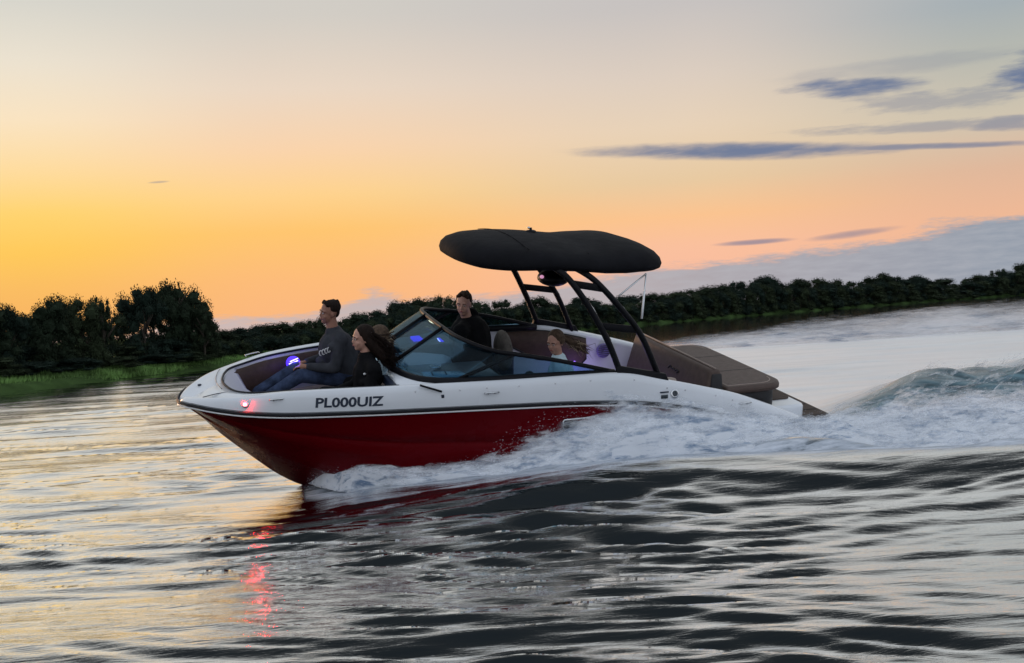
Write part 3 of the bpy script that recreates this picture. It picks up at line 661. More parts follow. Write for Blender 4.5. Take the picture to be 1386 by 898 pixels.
# fittings
def cleat(x, sgn, z):
    y = sgn * (surf(x, z) + .004); c_ = MB()
    c_.tube([(x - .07, y, z + .012), (x - .04, y + sgn * .016, z + .018), (x + .04, y + sgn * .016, z + .018), (x + .07, y, z + .012)], .008, 8)
    c_.tube([(x - .03, y - sgn * .01, z), (x - .03, y + sgn * .016, z + .018)], .008, 6).tube([(x + .03, y - sgn * .01, z), (x + .03, y + sgn * .016, z + .018)], .008, 6)
    c_.build('cleat', M['steel'], boat)
cleat(.906, -1, 1.155); cleat(2.79, -1, 1.146); cleat(5.45, -1, .80); cleat(2.79, 1, 1.2)
fc = MB(); fc.tube([(.80, .745, 1.20), (.79, .75, 1.215), (.86, .78, 1.222), (.93, .81, 1.226), (.94, .81, 1.215)], .007, 8); fc.build('cleat', M['steel'], boat)
for x, z in ((2.10, 1.205), (2.5, 1.195), (2.75, 1.20), (3.05, 1.20), (3.4, 1.20), (3.75, 1.20), (4.2, 1.17), (4.55, 1.06), (4.75, 1.02), (5.1, .93), (5.3, .86)):
    disc('snap', (x, -surf(x, z) - .001, z), (0, -1, .3), .007, M['steel'], boat, .004, 10)
fcap = disc('fuel_cap', (4.63, -surf(4.63, 1.0) - .002, 1.0), (0, -1, .35), .045, M['steel'], boat, .01)
disc('cap_centre', (4.63, -surf(4.63, 1.0) - .012, 1.005), (0, -1, .35), .028, M['dash'], fcap, .006)
box('small_sticker', (4.47, -surf(4.5, 1.0) - .006, 1.02), (4.56, -surf(4.5, 1.0) + .004, 1.032), M['ink'], boat, 0)
box('small_sticker', (4.48, -surf(4.5, .97) - .006, .965), (4.55, -surf(4.5, .97) + .004, 1.0), M['dash'], boat, 0)
box('small_sticker', (2.33, -surf(2.34, 1.15) - .005, 1.135), (2.355, -surf(2.34, 1.15) + .004, 1.165), M['ink'], boat, 0)
# hull vent plate: chrome frame round a dark plate with raised marks
vy = -1.205; 
vp = box('hull_vent', (3.485, vy - .012, .755), (3.80, vy + .02, .835), M['black'], boat, .008)
MB().tube([(3.475, vy - .016, .76), (3.485, vy - .016, .745), (3.80, vy - .016, .745), (3.815, vy - .016, .76), (3.815, vy - .016, .835), (3.80, vy - .016, .848), (3.485, vy - .016, .848), (3.475, vy - .016, .835), (3.475, vy - .016, .76)], .010, 8).build('vent_frame', M['steel'], vp)
for k in range(3): MB().tube([(3.53 + .085 * k, vy - .014, .775), (3.565 + .085 * k, vy - .018, .812), (3.60 + .085 * k, vy - .014, .780)], .006, 6).build('vent_louvre', M['steel'], vp)
# port navigation light
ny = -surf(.64, 1.11)
nl = disc('navigation_light', (.64, ny - .003, 1.115), (-.35, -1, .3), .034, M['steel'], boat, .008)
disc('red_lens', (.637, ny - .009, 1.115), (-.35, -1, .3), .016, M['redl'], nl, .010, 16)
disc('lamp_core', (.634, ny - .018, 1.115), (-.35, -1, .3), .012, M['redc'], nl, .006, 12)
# wiper
MB().tube([(2.14, -1.075, 1.262), (2.19, -1.09, 1.245), (2.33, -1.13, 1.20)], .010, 6).build('wiper', M['black'], boat)

# registration letters, wrapped onto the topside
cu_ = bpy.data.curves.new('reg', 'FONT'); cu_.body = 'PL000UIZ'; cu_.size = 1; cu_.offset = .03; cu_.resolution_u = 3; cu_.extrude = 0
to = bpy.data.objects.new('reg', cu_); COL.objects.link(to); dg = bpy.context.evaluated_depsgraph_get(); dg.update()
tm = bpy.data.meshes.new_from_object(to.evaluated_get(dg)); bpy.data.objects.remove(to)
bm = bmesh.new(); bm.from_mesh(tm); bmesh.ops.triangulate(bm, faces=bm.faces[:])
bmesh.ops.subdivide_edges(bm, edges=[e for e in bm.edges if e.calc_length() > .25], cuts=2)
xs_ = [v_.co.x for v_ in bm.verts]; ys_ = [v_.co.y for v_ in bm.verts]; x0_, x1_, y0_, y1_ = min(xs_), max(xs_), min(ys_), max(ys_)
for v_ in bm.verts:
    u = (v_.co.x - x0_) / (x1_ - x0_); w_ = (v_.co.y - y0_) / (y1_ - y0_); x = 1.222 + u * .585 + w_ * .012; z = 1.092 + .003 * u + w_ * .088
    v_.co = Vector((x, -surf(x, z) - .003, z))
me_ = bpy.data.meshes.new('registration_number'); bm.to_mesh(me_); bm.free(); me_.materials.append(M['ink'])
ro = bpy.data.objects.new('registration_number', me_); COL.objects.link(ro); ro.parent = boat; ro['label'] = 'dark registration number PL000UIZ on the white topside'

# windshield
TOPC = spline([(2.565, 0, 1.605), (2.575, .32, 1.60), (2.60, .6, 1.588), (2.665, .80, 1.568), (2.765, .93, 1.535), (2.9, 1.0, 1.498), (3.06, 1.045, 1.472), (3.5, 1.07, 1.378), (4.03, 1.065, 1.235)], 6)
BOTC = spline([(2.03, 0, 1.272), (2.04, .32, 1.272), (2.09, .6, 1.266), (2.19, .82, 1.262), (2.32, .93, 1.26), (2.50, 1.01, 1.262), (2.80, 1.05, 1.262), (3.25, 1.075, 1.26), (4.05, 1.07, 1.232)], 6)
ws = empty_part('windshield', boat)
for nm, C_, rr in (('top_frame', TOPC, .021), ('base_frame', BOTC, .036)):
    pts = [(x, -y, z - (.012 if C_ is BOTC else 0)) for x, y, z in C_[::-1]] + [(x, y, z - (.012 if C_ is BOTC else 0)) for x, y, z in C_[1:]]
    MB().tube(pts, rr, 10).build(nm, M['black'], ws)
mgl = bpy.data.materials.new('tinted_glass'); mgl.use_nodes = True; t = NT(mgl.node_tree); t.N.remove(t.N['Principled BSDF']); out = t.N['Material Output']
tr_ = t.new('ShaderNodeBsdfTransparent'); tr_.inputs[0].default_value = (.48, .64, .74, 1)
gl = t.new('ShaderNodeBsdfGlossy'); gl.inputs['Roughness'].default_value = .03; gl.inputs['Color'].default_value = (.9, .97, 1, 1)
lw = t.new('ShaderNodeFresnel'); lw.inputs[0].default_value = 1.5
mx = t.new('ShaderNodeMixShader'); t.L.new(t.math('MULTIPLY', lw.outputs[0], .20), mx.inputs[0]); t.L.new(tr_.outputs[0], mx.inputs[1]); t.L.new(gl.outputs[0], mx.inputs[2]); t.L.new(mx.outputs[0], out.inputs[0])
def pane(i0, i1, sgn, m=6):
    mb = MB(); rows = []
    for i in range(i0, i1 + 1):
        a = Vector(TOPC[i]); b = Vector(BOTC[i]); rows.append([(p.x, sgn * p.y, p.z) for p in (a.lerp(b, k / m) + Vector((-.012, .012, .0)) * math.sin(math.pi * k / m) for k in range(m + 1))])
    o = mb.grid(rows).build('glass_pane', mgl, ws); md = o.modifiers.new('t', 'SOLIDIFY'); md.thickness = .005
pane(6, 30, -1); pane(30, 48, -1); pane(6, 30, 1); pane(30, 48, 1)
mb = MB(); mb.grid([[Vector((TOPC[i][0], sg * TOPC[i][1], TOPC[i][2])).lerp(Vector((BOTC[i][0], sg * BOTC[i][1], BOTC[i][2])), k / 5) for k in range(6)] for sg, i in [(-1, i) for i in range(6, -1, -1)] + [(1, i) for i in range(1, 7)]])
o = mb.build('glass_pane', mgl, ws); md = o.modifiers.new('t', 'SOLIDIFY'); md.thickness = .005
def post(i, j, sgn, r):
    a = Vector(TOPC[i]); b = Vector(BOTC[j]); MB().tube([(a.x, sgn * a.y, a.z), (b.x, sgn * b.y, b.z)], r, 8, flat=.6).build('post', M['black'], ws)
for sgn in (-1, 1): post(6, 6, sgn, .026); post(36, 30, sgn, .020)

# tower
tw = empty_part('tower', boat)
FR = [(4.08, 1.12, 1.26), (3.955, 1.115, 1.55), (3.79, 1.06, 1.86), (3.62, .98, 2.12), (3.52, .86, 2.22), (3.47, .6, 2.26), (3.46, 0, 2.28)]
RE = [(4.51, 1.12, 1.14), (4.31, 1.10, 1.57), (4.11, 1.05, 1.84), (3.90, .98, 2.08), (3.80, .86, 2.17), (3.76, .6, 2.20), (3.75, 0, 2.21)]
for nm, L_ in (('front_hoop', FR), ('rear_hoop', RE)):
    P_ = [(x, -y, z) for x, y, z in L_] + [(x, y, z) for x, y, z in L_[-2::-1]]
    MB().tube(spline(P_, 6), .037, 12, flat=.8).build(nm, M['black'], tw)
def on(L_, z): zs = [p[2] for p in L_]; return Vector((float(np.interp(z, zs, [p[0] for p in L_])), float(np.interp(z, zs, [p[1] for p in L_])), z))
for sgn in (-1, 1):
    for z in (1.66, 2.06):
        a = on(FR, z + .03); b = on(RE, z - .03)
        block('crossbrace', [(a.x, sgn * a.y - .012, a.z - .035), (b.x, sgn * b.y - .012, b.z - .035), (b.x, sgn * b.y + .012, b.z - .035), (a.x, sgn * a.y + .012, a.z - .035), (a.x, sgn * a.y - .012, a.z + .035), (b.x, sgn * b.y - .012, b.z + .035), (b.x, sgn * b.y + .012, b.z + .035), (a.x, sgn * a.y + .012, a.z + .035)], M['black'], tw, .006, 2)
    block('foot_plate', [(4.03, sgn * 1.14 - .03, 1.21), (4.62, sgn * 1.14 - .03, 1.06), (4.62, sgn * 1.14 + .03, 1.06), (4.03, sgn * 1.14 + .03, 1.21), (4.05, sgn * 1.14 - .02, 1.31), (4.56, sgn * 1.14 - .02, 1.19), (4.56, sgn * 1.14 + .02, 1.19), (4.05, sgn * 1.14 + .02, 1.31)], M['black'], tw, .01)
    # highlight on the back of each leg, laid on as a steel strip
    for L_ in (FR, RE):
        MB().tube([(p[0] + .034, sgn * p[1], p[2]) for p in L_[1:4]], .006, 6).build('leg_highlight_strip', M['steel'], tw)
for y in (-.5, .5): MB().tube([(3.46, y, 2.26), (3.76, y, 2.20)], .025, 8).build('top_beam', M['black'], tw)
pod = MB().ball((3.84, .02, 1.97), (.16, .20, .085), None, 18, 12).tube([(3.84, .02, 2.02), (3.78, .02, 2.22)], .03).build('speaker_pod', M['black'], tw)
MB().ball((3.69, -.05, 2.0), (.02, .03, .018)).build('pod_lamp', M['pinkl'], pod)
for sgn in (-1, 1):
    MB().tube([(4.44, sgn * .90, 2.13), (4.375, sgn * .99, 1.86)], .008, 8).build('strut', M['steel'], tw)
    MB().tube([(4.40, sgn * .955, 1.97), (4.345, sgn * 1.03, 1.72)], .011, 8).build('gas_strut', M['bead'], tw)
    MB().tube([(4.44, sgn * .90, 2.13), (4.11, sgn * 1.0, 1.95)], .008, 8).build('strut', M['steel'], tw)
# canopy: rounded fabric shell, crowned and sagging between the bows
rows = []; NX, NY = 44, 26
CX, HX, HY = 3.755, 1.06, .95
def canopy_top(u, v):   # u,v in -1..1
    x = CX + HX * u; y = HY * v
    z = 2.392 - .085 * (x - 2.7) + .10 * math.cos(v * math.pi / 2) * (1 - .5 * u * u) +   .035 * math.exp(-((u + .30) / .45) ** 2) + .022 * math.exp(-((u - .66) / .34) ** 2) - .004 * math.exp(-((u - .22) / .25) ** 2)
    return x, y, z
outer = []
n = 72; mb = MB(); rings = []
for (rr, dz) in ((.02, 0), (.25, 0), (.5, 0), (.7, -.002), (.85, -.01), (.94, -.03), (.985, -.06), (1.0, -.095), (.99, -.125), (.96, -.142), (.90, -.150), (.6, -.15), (.3, -.15), (.02, -.15)):
    ring = []
    for k in range(n):
        a = 2 * math.pi * k / n; ca, sa = math.cos(a), math.sin(a); e = .72 if ca < 0 else .56
        u = math.copysign(abs(ca) ** e, ca) * rr; v = math.copysign(abs(sa) ** e, sa) * rr
        if u < 0: v *= 1 - .05 * u * u
        x, y, z = canopy_top(u, v); thick = 1.0
        if u < 0: thick = 1.0 + .45 * min(1, -u * 1.2) * (1 if dz < -.03 else 1)
        z += .060 * math.exp(-((u - .70) / .42) ** 2) * max(0, 1 + dz / .15)
        z += dz * thick + .006 * mnoise.noise(Vector((x * 5, y * 2, 1)))
        ring.append((x, y, z))
    rings.append(ring)
canopy = mb.grid(rings, True, True).build('canopy', M['canvas'], boat)
for y in (-.55, .55): MB().tube([canopy_top(u, y / HY)[:2] + (canopy_top(u, y / HY)[2] - .10,) for u in np.linspace(-.8, .85, 12)], .014, 6).build('canopy_bow', M['black'], canopy)
for us in (-.45, .12, .6):
    MB().tube([canopy_top(us, v_)[:2] + (canopy_top(us, v_)[2] + .002 - .09 * max(0, abs(v_) - .86) / .14,) for v_ in np.linspace(-.84, .84, 24)], .004, 6).build('canopy_seam', M['canvas'], canopy)
MZ = canopy_top(-.15, .1)[2]
lt = MB().ball((3.62, .1, MZ), (.06, .05, .02)).tube([(3.62, .1, MZ), (3.62, .1, MZ + .04)], .014).build('light_mast', M['black'], canopy)
MB().ball((3.60, .1, MZ + .04), (.016, .016, .012)).build('mast_lens', M['steel'], lt)

# ---------------------------------------------------------------- people
def person(pel, chest, neck, head, fwd, up, limbs, label, skin, top, legm, hairf, sc=1.0, hood=False, bulk=1.0, group=None, voxel=.008, extra=None, female=False):
    pel = Vector(pel); root = empty('person', BOAT @ Matrix.Translation(pel), label, 'person', group)
    q = lambda p: Vector(p) - pel
    F = Vector(fwd).normalized(); U = (Vector(up) - F * F.dot(Vector(up))).normalized(); Sd = U.cross(F).normalized()   # Sd = their left
    H = q(head); pe = Vector((0, 0, 0)); ch = q(chest); nk = q(neck)
    shl, shr, ell, elr, wrl, wrr = [q(limbs[k]) for k in ('shl', 'shr', 'ell', 'elr', 'wrl', 'wrr')]
    hl, hr, knl, knr, anl, anr = [q(limbs[k]) for k in ('hl', 'hr', 'knl', 'knr', 'anl', 'anr')]
    b = MB()
    g = .85 if female else 1
    b.limb(pe, ch, .115, .125 * g).limb(ch, nk, .12 * g, .055).limb(nk, H - U * .05 - F * .015, .060 * g, .056 * g).limb(shl, shr, .05, .05)
    for a_, e_, w_ in ((shl, ell, wrl), (shr, elr, wrr)):
        b.limb(a_, e_, .050 * g, .038 * g).limb(e_, w_, .038 * g, .024 * g)
        d = (w_ - e_).normalized(); sd = d.cross(Vector((0, 0, 1))).normalized(); dn = d.cross(sd).normalized()
        if dn.z > 0: dn = -dn
        pc = w_ + d * .055; b.limb(w_, pc, .024, .030)
        for k, ln_ in enumerate((.062, .072, .068, .052)):
            o0 = w_ + d * .075 + sd * (k - 1.5) * .019; o1 = o0 + d * ln_ * .55 + dn * .008; o2 = o1 + d * ln_ * .40 + dn * .028
            b.limb(o0, o1, .0095, .0088).limb(o1, o2, .0088, .0078)
        o0 = w_ + d * .03 + sd * .028; o1 = o0 + d * .035 + sd * .022 + dn * .01; b.limb(o0, o1, .012, .010).limb(o1, o1 + d * .028 + dn * .006, .010, .0085)
    for h_, k_, a_ in ((hl, knl, anl), (hr, knr, anr)):
        b.limb(pe, h_, .09, .085).limb(h_, k_, .08, .055).limb(k_, a_, .055, .036)
    ax = (F, Sd, U)
    # head: cranium, face, jaw, nose, brow, ears, lips
    b.ball(H + U * .028 - F * .012, (.096, .076, .094), ax, 16, 12).ball(H + F * .018 - U * .035, (.070, .062, .080), ax, 14, 10)
    b.ball(H + F * .050 - U * .088, (.030, .030, .024), ax).ball(H + F * .088 - U * .028, (.016, .011, .018), ax).limb(H + F * .080 + U * .012, H + F * .096 - U * .026, .008, .011)
    b.limb(H + F * .074 + U * .020 + Sd * .045, H + F * .074 + U * .020 - Sd * .045, .012, .012).ball(H + F * .078 - U * .060, (.014, .024, .010), ax)
    for s_ in (-1, 1): b.ball(H + Sd * .076 * s_ - U * .012 - F * .008, (.016, .008, .028), ax); b.ball(H + F * .052 - U * .035 + Sd * .035 * s_, (.026, .022, .024), ax)
    b.build('body', skin, root, remesh=voxel, sm=3)
    for s_ in (-1, 1):
        e = MB().ball(H + F * .080 + Sd * .031 * s_ + U * .002, (.008, .012, .006), ax, 10, 6).build('eye', M['eyew'], root)
        MB().ball(H + F * .087 + Sd * .031 * s_ + U * .002, (.004, .005, .005), ax, 8, 6).build('iris', M['hair'], e)
        MB().limb(H + F * .089 + Sd * .016 * s_ + U * .022, H + F * .080 + Sd * .046 * s_ + U * .024, .004, .003).build('eyebrow', M['hair'], root)
    MB().ball(H + F * .0905 - U * .059, (.005, .020, .006), ax, 12, 6).build('mouth', M['lip'], root)
    # top garment
    bk_ = (1.0 if female else 1.12) * bulk
    c_ = MB()
    c_.limb(pe + (ch - pe) * .05, ch, .155 * bk_, .168 * g * bk_).limb(ch, nk - (nk - ch) * .12, .160 * g * bk_, .085).limb(shl, shr, .085 * g, .085 * g).limb(shl, nk - U * .03, .08 * g, .062).limb(shr, nk - U * .03, .08 * g, .062).limb(ch, shl, .12 * g, .075 * g).limb(ch, shr, .12 * g, .075 * g)
    for a_, e_, w_ in ((shl, ell, wrl), (shr, elr, wrr)):
        m_ = a_.lerp(e_, .5); c_.limb(a_, m_, .075 * g, .062 * g).limb(m_, e_, .062 * g, .055 * g).limb(e_, e_.lerp(w_, .9), .056 * g, .042)
        for kk in range(4):
            u_ = random.random(); pp = a_.lerp(e_, u_); c_.ball(pp + Vector((random.gauss(0, .02), random.gauss(0, .02), random.gauss(0, .02))), (.055 * g, .05 * g, .05 * g))
    for kk in range(7):
        pp = pe.lerp(ch, random.random()); c_.ball(pp + F * .04 + Vector((random.gauss(0, .05), random.gauss(0, .06), 0)), (.09, .10, .05))
    if hood:
        c_.limb(nk + Sd * .07 - F * .03, nk - Sd * .07 - F * .03, .055, .055).ball(nk - F * .09 + U * .03, (.075, .11, .085), ax).limb(nk + Sd * .07 + F * .03, nk - Sd * .07 + F * .03, .035, .035)
    else:
        c_.tube([nk + F * .055 * math.cos(a) + Sd * .06 * math.sin(a) + U * .0 for a in np.linspace(0, 6.283, 14)], .018, 8)
    c_.build('jacket' if hood or top is M['coat'] else 'sweater', top, root, remesh=.010, sm=5)
    l_ = MB()
    for h_, k_, a_ in ((hl, knl, anl), (hr, knr, anr)):
        l_.limb(pe, h_, .115, .105).limb(h_, k_, .100, .072).limb(k_, a_, .072, .052).ball(h_.lerp(k_, .8) , (.08, .075, .07))
    l_.build('trousers', legm, root, remesh=.011, sm=5)
    for k_, a_ in ((knl, anl), (knr, anr)):
        d = Vector((-1, 0, -.15)).normalized()
        MB().limb(a_ - Vector((0, 0, .04)), a_ + d * .15 - Vector((0, 0, .05)), .048, .035).build('shoe', M['shoe'], root, remesh=.01)
    hairf(root, H, F, Sd, U, ax)
    if extra: extra(root, q)
    return root
def cap_hair(b, H, F, Sd, U, ax, k=1.0):
    b.ball(H + U * .045 - F * .025, (.098 * k, .086 * k, .090 * k), ax, 16, 12).ball(H - F * .060 + U * .0, (.055, .074, .080), ax)
def hair_short(m, quiff=True):
    def f_(root, H, F, Sd, U, ax):
        b = MB(); b.ball(H + U * .058 - F * .034, (.088, .083, .074), ax, 16, 12).ball(H - F * .066 + U * .012, (.042, .070, .070), ax)
        rs = random.Random(5)
        for k in range(26):
            a = rs.uniform(-1, 1); c0 = H + U * (.108 - .03 * a * a) + F * rs.uniform(-.09, .052) + Sd * .062 * a
            b.limb(c0, c0 + U * rs.uniform(.008, .026) + F * .004 + Sd * rs.uniform(-.01, .01), .020, .010)
        for s_ in (-1, 1): b.ball(H + Sd * .070 * s_ + U * .045 - F * .028, (.045, .016, .030), ax)
        # keep the forehead clear
        b.build('hair', m, root, remesh=.008, sm=2)
    return f_
def hair_long(m, wind, length=.42, n=40, spread=.07, tail=False, m2=None):
    wind = Vector(wind)
    def f_(root, H, F, Sd, U, ax):
        b = MB(); cap_hair(b, H, F, Sd, U, ax, .99)
        rs = random.Random(9)
        for s_ in (-1, 1): b.ball(H + Sd * .072 * s_ + U * .02 - F * .03, (.05, .02, .06), ax)
        wn_ = wind.normalized()
        if not tail:
            c0 = H - F * .05 - U * .02; c1 = c0 + wn_ * length * .30 - U * length * .30; c2 = c1 + wn_ * length * .30 - U * length * .42
            b.limb(c0, c1, .076, .066).limb(c1, c2, .066, .025)
            for s_ in (-1, 1): b.limb(c0 + Sd * .04 * s_, c1 + Sd * .05 * s_ - U * .05, .06, .05)
        else:
            c0 = H - F * .10 + U * .03; c1 = c0 + wn_ * length * .45 - U * .05; b.limb(H - F * .07 + U * .03, c0, .04, .028).limb(c0, c1, .026, .040).limb(c1, c1 + wn_ * length * .4 - U * .08, .036, .010)
        hb_ = b.build('hair', m, root, remesh=.008, sm=3)
        L_ = MB(); L2 = MB()
        base = H - F * .085 + U * (.03 if tail else 0)
        for k in range(n):
            if tail: p0 = base + Sd * rs.gauss(0, .008) + U * rs.gauss(0, .008)
            else: p0 = H - F * rs.uniform(.0, .09) + Sd * rs.uniform(-.085, .085) + U * rs.uniform(-.02, .07)
            w = wind * rs.uniform(.75, 1.15) + Vector((rs.gauss(0, .25), rs.gauss(0, .25), rs.gauss(0, .25))) * spread * 4
            ln_ = length * rs.uniform(.6, 1.05); pts = []
            for i in range(7):
                u = i / 6; pts.append(p0 - F * .03 * min(1, u * 3) + w * ln_ * u + Vector((0, 0, -1)) * ln_ * (.85 if not tail else .30) * u ** 1.1 + Vector((rs.gauss(0, .006), rs.gauss(0, .006), rs.gauss(0, .006))) * i)
            r0 = .0065 if not tail else .005
            (L2 if (k % 3 == 0 and m2) else L_).tube(pts, [r0 * (.55, .95, 1.0, .85, .65, .4, .06)[i] for i in range(7)], 6)
        L_.build('hair_strands', m, hb_)
        if m2: L2.build('lighter_strands', m2, hb_)
    return f_
def hips(p, k=.09): p = Vector(p); return dict(hl=p + Vector((-.04, -k, 0)), hr=p + Vector((-.04, k, 0)))   # their left is -y (port)
# man reclining on the starboard bow seat
def chest_print(root, q):
    for k in range(4):
        c0 = q((1.50 - .01 * k, .36 - .0 * k, 1.315 + .0 * k)) + Vector((-.02 + .035 * k, -.085 - .012 * k, -.02 + .012 * k))
        MB().tube([c0 + Vector((.014 * math.cos(a) , 0, .026 * math.sin(a))) for a in np.linspace(0, 5.0 + .4 * k, 9)], .006, 6).build('chest_print', M['print_'], root)
person((1.78, .44, 1.00), (1.665, .43, 1.30), (1.635, .44, 1.48), (1.605, .45, 1.665), (-1, -.22, .05), (.12, 0, 1),
       dict(shl=(1.68, .27, 1.415), shr=(1.68, .62, 1.42), ell=(1.60, .20, 1.15), elr=(1.60, .66, 1.16), wrl=(1.35, .34, 1.15), wrr=(1.36, .52, 1.15), knl=(1.28, .32, 1.07), knr=(1.26, .50, 1.10), anl=(.93, .26, .90), anr=(.86, .38, .93), **hips((1.78, .44, 1.0))),
       'man in a grey printed sweatshirt and blue jeans reclining in the bow', M['skinm'], M['sweat'], M['jeans'], hair_short(M['hair']), extra=chest_print)
def chest_dot(root, q): MB().ball(q((1.745, -.56, 1.27)), (.014, .008, .010)).build('jacket_badge', M['bead'], root)
person((1.82, -.42, .99), (1.80, -.42, 1.24), (1.795, -.41, 1.40), (1.765, -.40, 1.575), (-1, -.12, -.02), (.05, 0, 1),
       dict(shl=(1.83, -.58, 1.32), shr=(1.82, -.25, 1.33), ell=(1.76, -.63, 1.08), elr=(1.74, -.22, 1.10), wrl=(1.52, -.52, 1.05), wrr=(1.50, -.33, 1.06), knl=(1.42, -.50, 1.03), knr=(1.40, -.34, 1.05), anl=(1.20, -.42, .80), anr=(1.16, -.28, .80), **hips((1.82, -.42, .99))),
       'woman with long dark wind-blown hair and a black jacket seated in the bow facing forward', M['skin'], M['coat'], M['coat'], hair_long(M['hair'], (.62, -.05, .05), .40, 220, .085), extra=chest_dot, female=True)
person((2.10, .10, .93), (2.06, .10, 1.17), (2.04, .10, 1.31), (2.02, .12, 1.445), (-1, .1, -.05), (.05, 0, 1),
       dict(shl=(2.07, -.05, 1.33), shr=(2.07, .25, 1.33), ell=(2.0, -.10, 1.12), elr=(2.0, .28, 1.12), wrl=(1.86, .0, 1.05), wrr=(1.86, .2, 1.05), knl=(1.75, .02, .98), knr=(1.75, .2, .98), anl=(1.6, .02, .6), anr=(1.6, .2, .6), **hips((2.10, .10, 1.02), .07)),
       'passenger with reddish blond hair half hidden behind the dark-haired woman in the bow', M['skin'], M['sweater'], M['coat'], hair_long(M['blond'], (.45, -.1, .1), .15, 20, .09, m2=M['blondt']), female=True)
person((3.14, .52, 1.0), (3.10, .52, 1.30), (3.07, .52, 1.475), (3.025, .50, 1.655), (-.52, -.85, -.06), (.02, 0, 1),
       dict(shl=(2.93, .30, 1.41), shr=(3.22, .70, 1.40), ell=(2.86, .22, 1.14), elr=(3.30, .70, 1.12), wrl=(2.90, .48, 1.14), wrr=(2.92, .74, 1.13), knl=(2.95, .42, .85), knr=(2.95, .62, .85), anl=(2.9, .42, .45), anr=(2.9, .62, .45), **hips((3.14, .52, 1.0))),
       'man in a black hooded jacket at the helm behind the windshield', M['skin'], M['coat'], M['coat'], hair_short(M['brownh']), hood=True, bulk=1.22)
person((3.98, .02, .70), (3.94, .02, .96), (3.91, .02, 1.12), (3.865, .0, 1.295), (-.80, -.58, -.18), (.02, .05, 1),
       dict(shl=(3.86, -.14, 1.04), shr=(3.98, .19, 1.05), ell=(3.80, -.22, .84), elr=(3.95, .27, .82), wrl=(3.66, -.12, .80), wrr=(3.75, .15, .76), knl=(3.46, -.16, .93), knr=(3.50, .10, .88), anl=(3.42, -.16, .50), anr=(3.44, .1, .48), **hips((3.98, .02, .70))),
       'woman with a blown-back blond ponytail and pale blue sweater in the rear cockpit', M['skin'], M['sweater'], M['bluej'], hair_long(M['blond'], (.9, -.1, -.25), .36, 90, .045, tail=True, m2=M['blondt']), female=True)

# ---------------------------------------------------------------- spray: curtains of broken water thrown from the port chine
msp = bpy.data.materials.new('spray'); msp.use_nodes = True; t = NT(msp.node_tree); t.N.remove(t.N['Principled BSDF']); out = t.N['Material Output']
geo = t.new('ShaderNodeNewGeometry'); at_ = t.new('ShaderNodeAttribute', attribute_name='dens')
sd_ = t.new('ShaderNodeAttribute', attribute_name='seed')
cmb = t.new('ShaderNodeCombineXYZ'); t.L.new(sd_.outputs['Fac'], cmb.inputs[2]); va = t.new('ShaderNodeVectorMath', operation='ADD'); t.L.new(geo.outputs['Position'], va.inputs[0]); t.L.new(cmb.outputs[0], va.inputs[1])
v1 = t.mapping(va.outputs[0], (1.1, 3, 5.5), rot=(0, R(-8), 0)); v2 = t.mapping(va.outputs[0], (7, 14, 30), rot=(0, R(-6), 0))
na_ = t.noise(v1, 1.5, 6, .62, .25); nb_ = t.noise(v2, 1.6, 5, .7)
nz = t.math('ADD', t.math('MULTIPLY', na_, .66), t.math('MULTIPLY', nb_, .34))
al = t.maprange(t.math('ADD', t.math('MULTIPLY', at_.outputs['Fac'], .62), t.math('ADD', t.math('MULTIPLY', t.math('SUBTRACT', nz, .5), 1.9), .5)), .78, 1.16, 0, .84, smooth=True)
df = t.new('ShaderNodeBsdfDiffuse'); df.inputs[0].default_value = (.90, .93, 1.0, 1); tl = t.new('ShaderNodeBsdfTranslucent'); tl.inputs[0].default_value = (.90, .93, 1.0, 1)
m1 = t.new('ShaderNodeMixShader'); m1.inputs[0].default_value = .42; scol = t.mix(t.maprange(t.noise(t.mapping(va.outputs[0], (1.6, 4, 6), loc=(5, 2, 1), rot=(0, R(-14), 0)), 1.7, 6, .68, .4), .35, .49), (.22, .31, .44), (.95, .97, 1.0)); t.L.new(scol, df.inputs[0]); t.L.new(scol, tl.inputs[0])
t.L.new(df.outputs[0], m1.inputs[1]); t.L.new(tl.outputs[0], m1.inputs[2])
tp = t.new('ShaderNodeBsdfTransparent'); m2_ = t.new('ShaderNodeMixShader'); t.L.new(al, m2_.inputs[0]); t.L.new(tp.outputs[0], m2_.inputs[1]); t.L.new(m1.outputs[0], m2_.inputs[2]); t.L.new(m2_.outputs[0], out.inputs[0])
APX = [-2.15, -2.0, -1.75, -1.5, -1.1, -.7, -.35, 0, .35, .8, 1.2, 1.7, 2.3, 3.0, 3.6, 4.4, 5.5, 8, 14]
APH = [.06, .24, .27, .22, .19, .21, .26, .46, .58, .66, .63, .52, .42, .37, .40, .50, .58, .5, .3]
xs2 = np.linspace(-2.15, 13, 420); K = 18
V = []; Fq = []; dens_l = []; seed_l = []
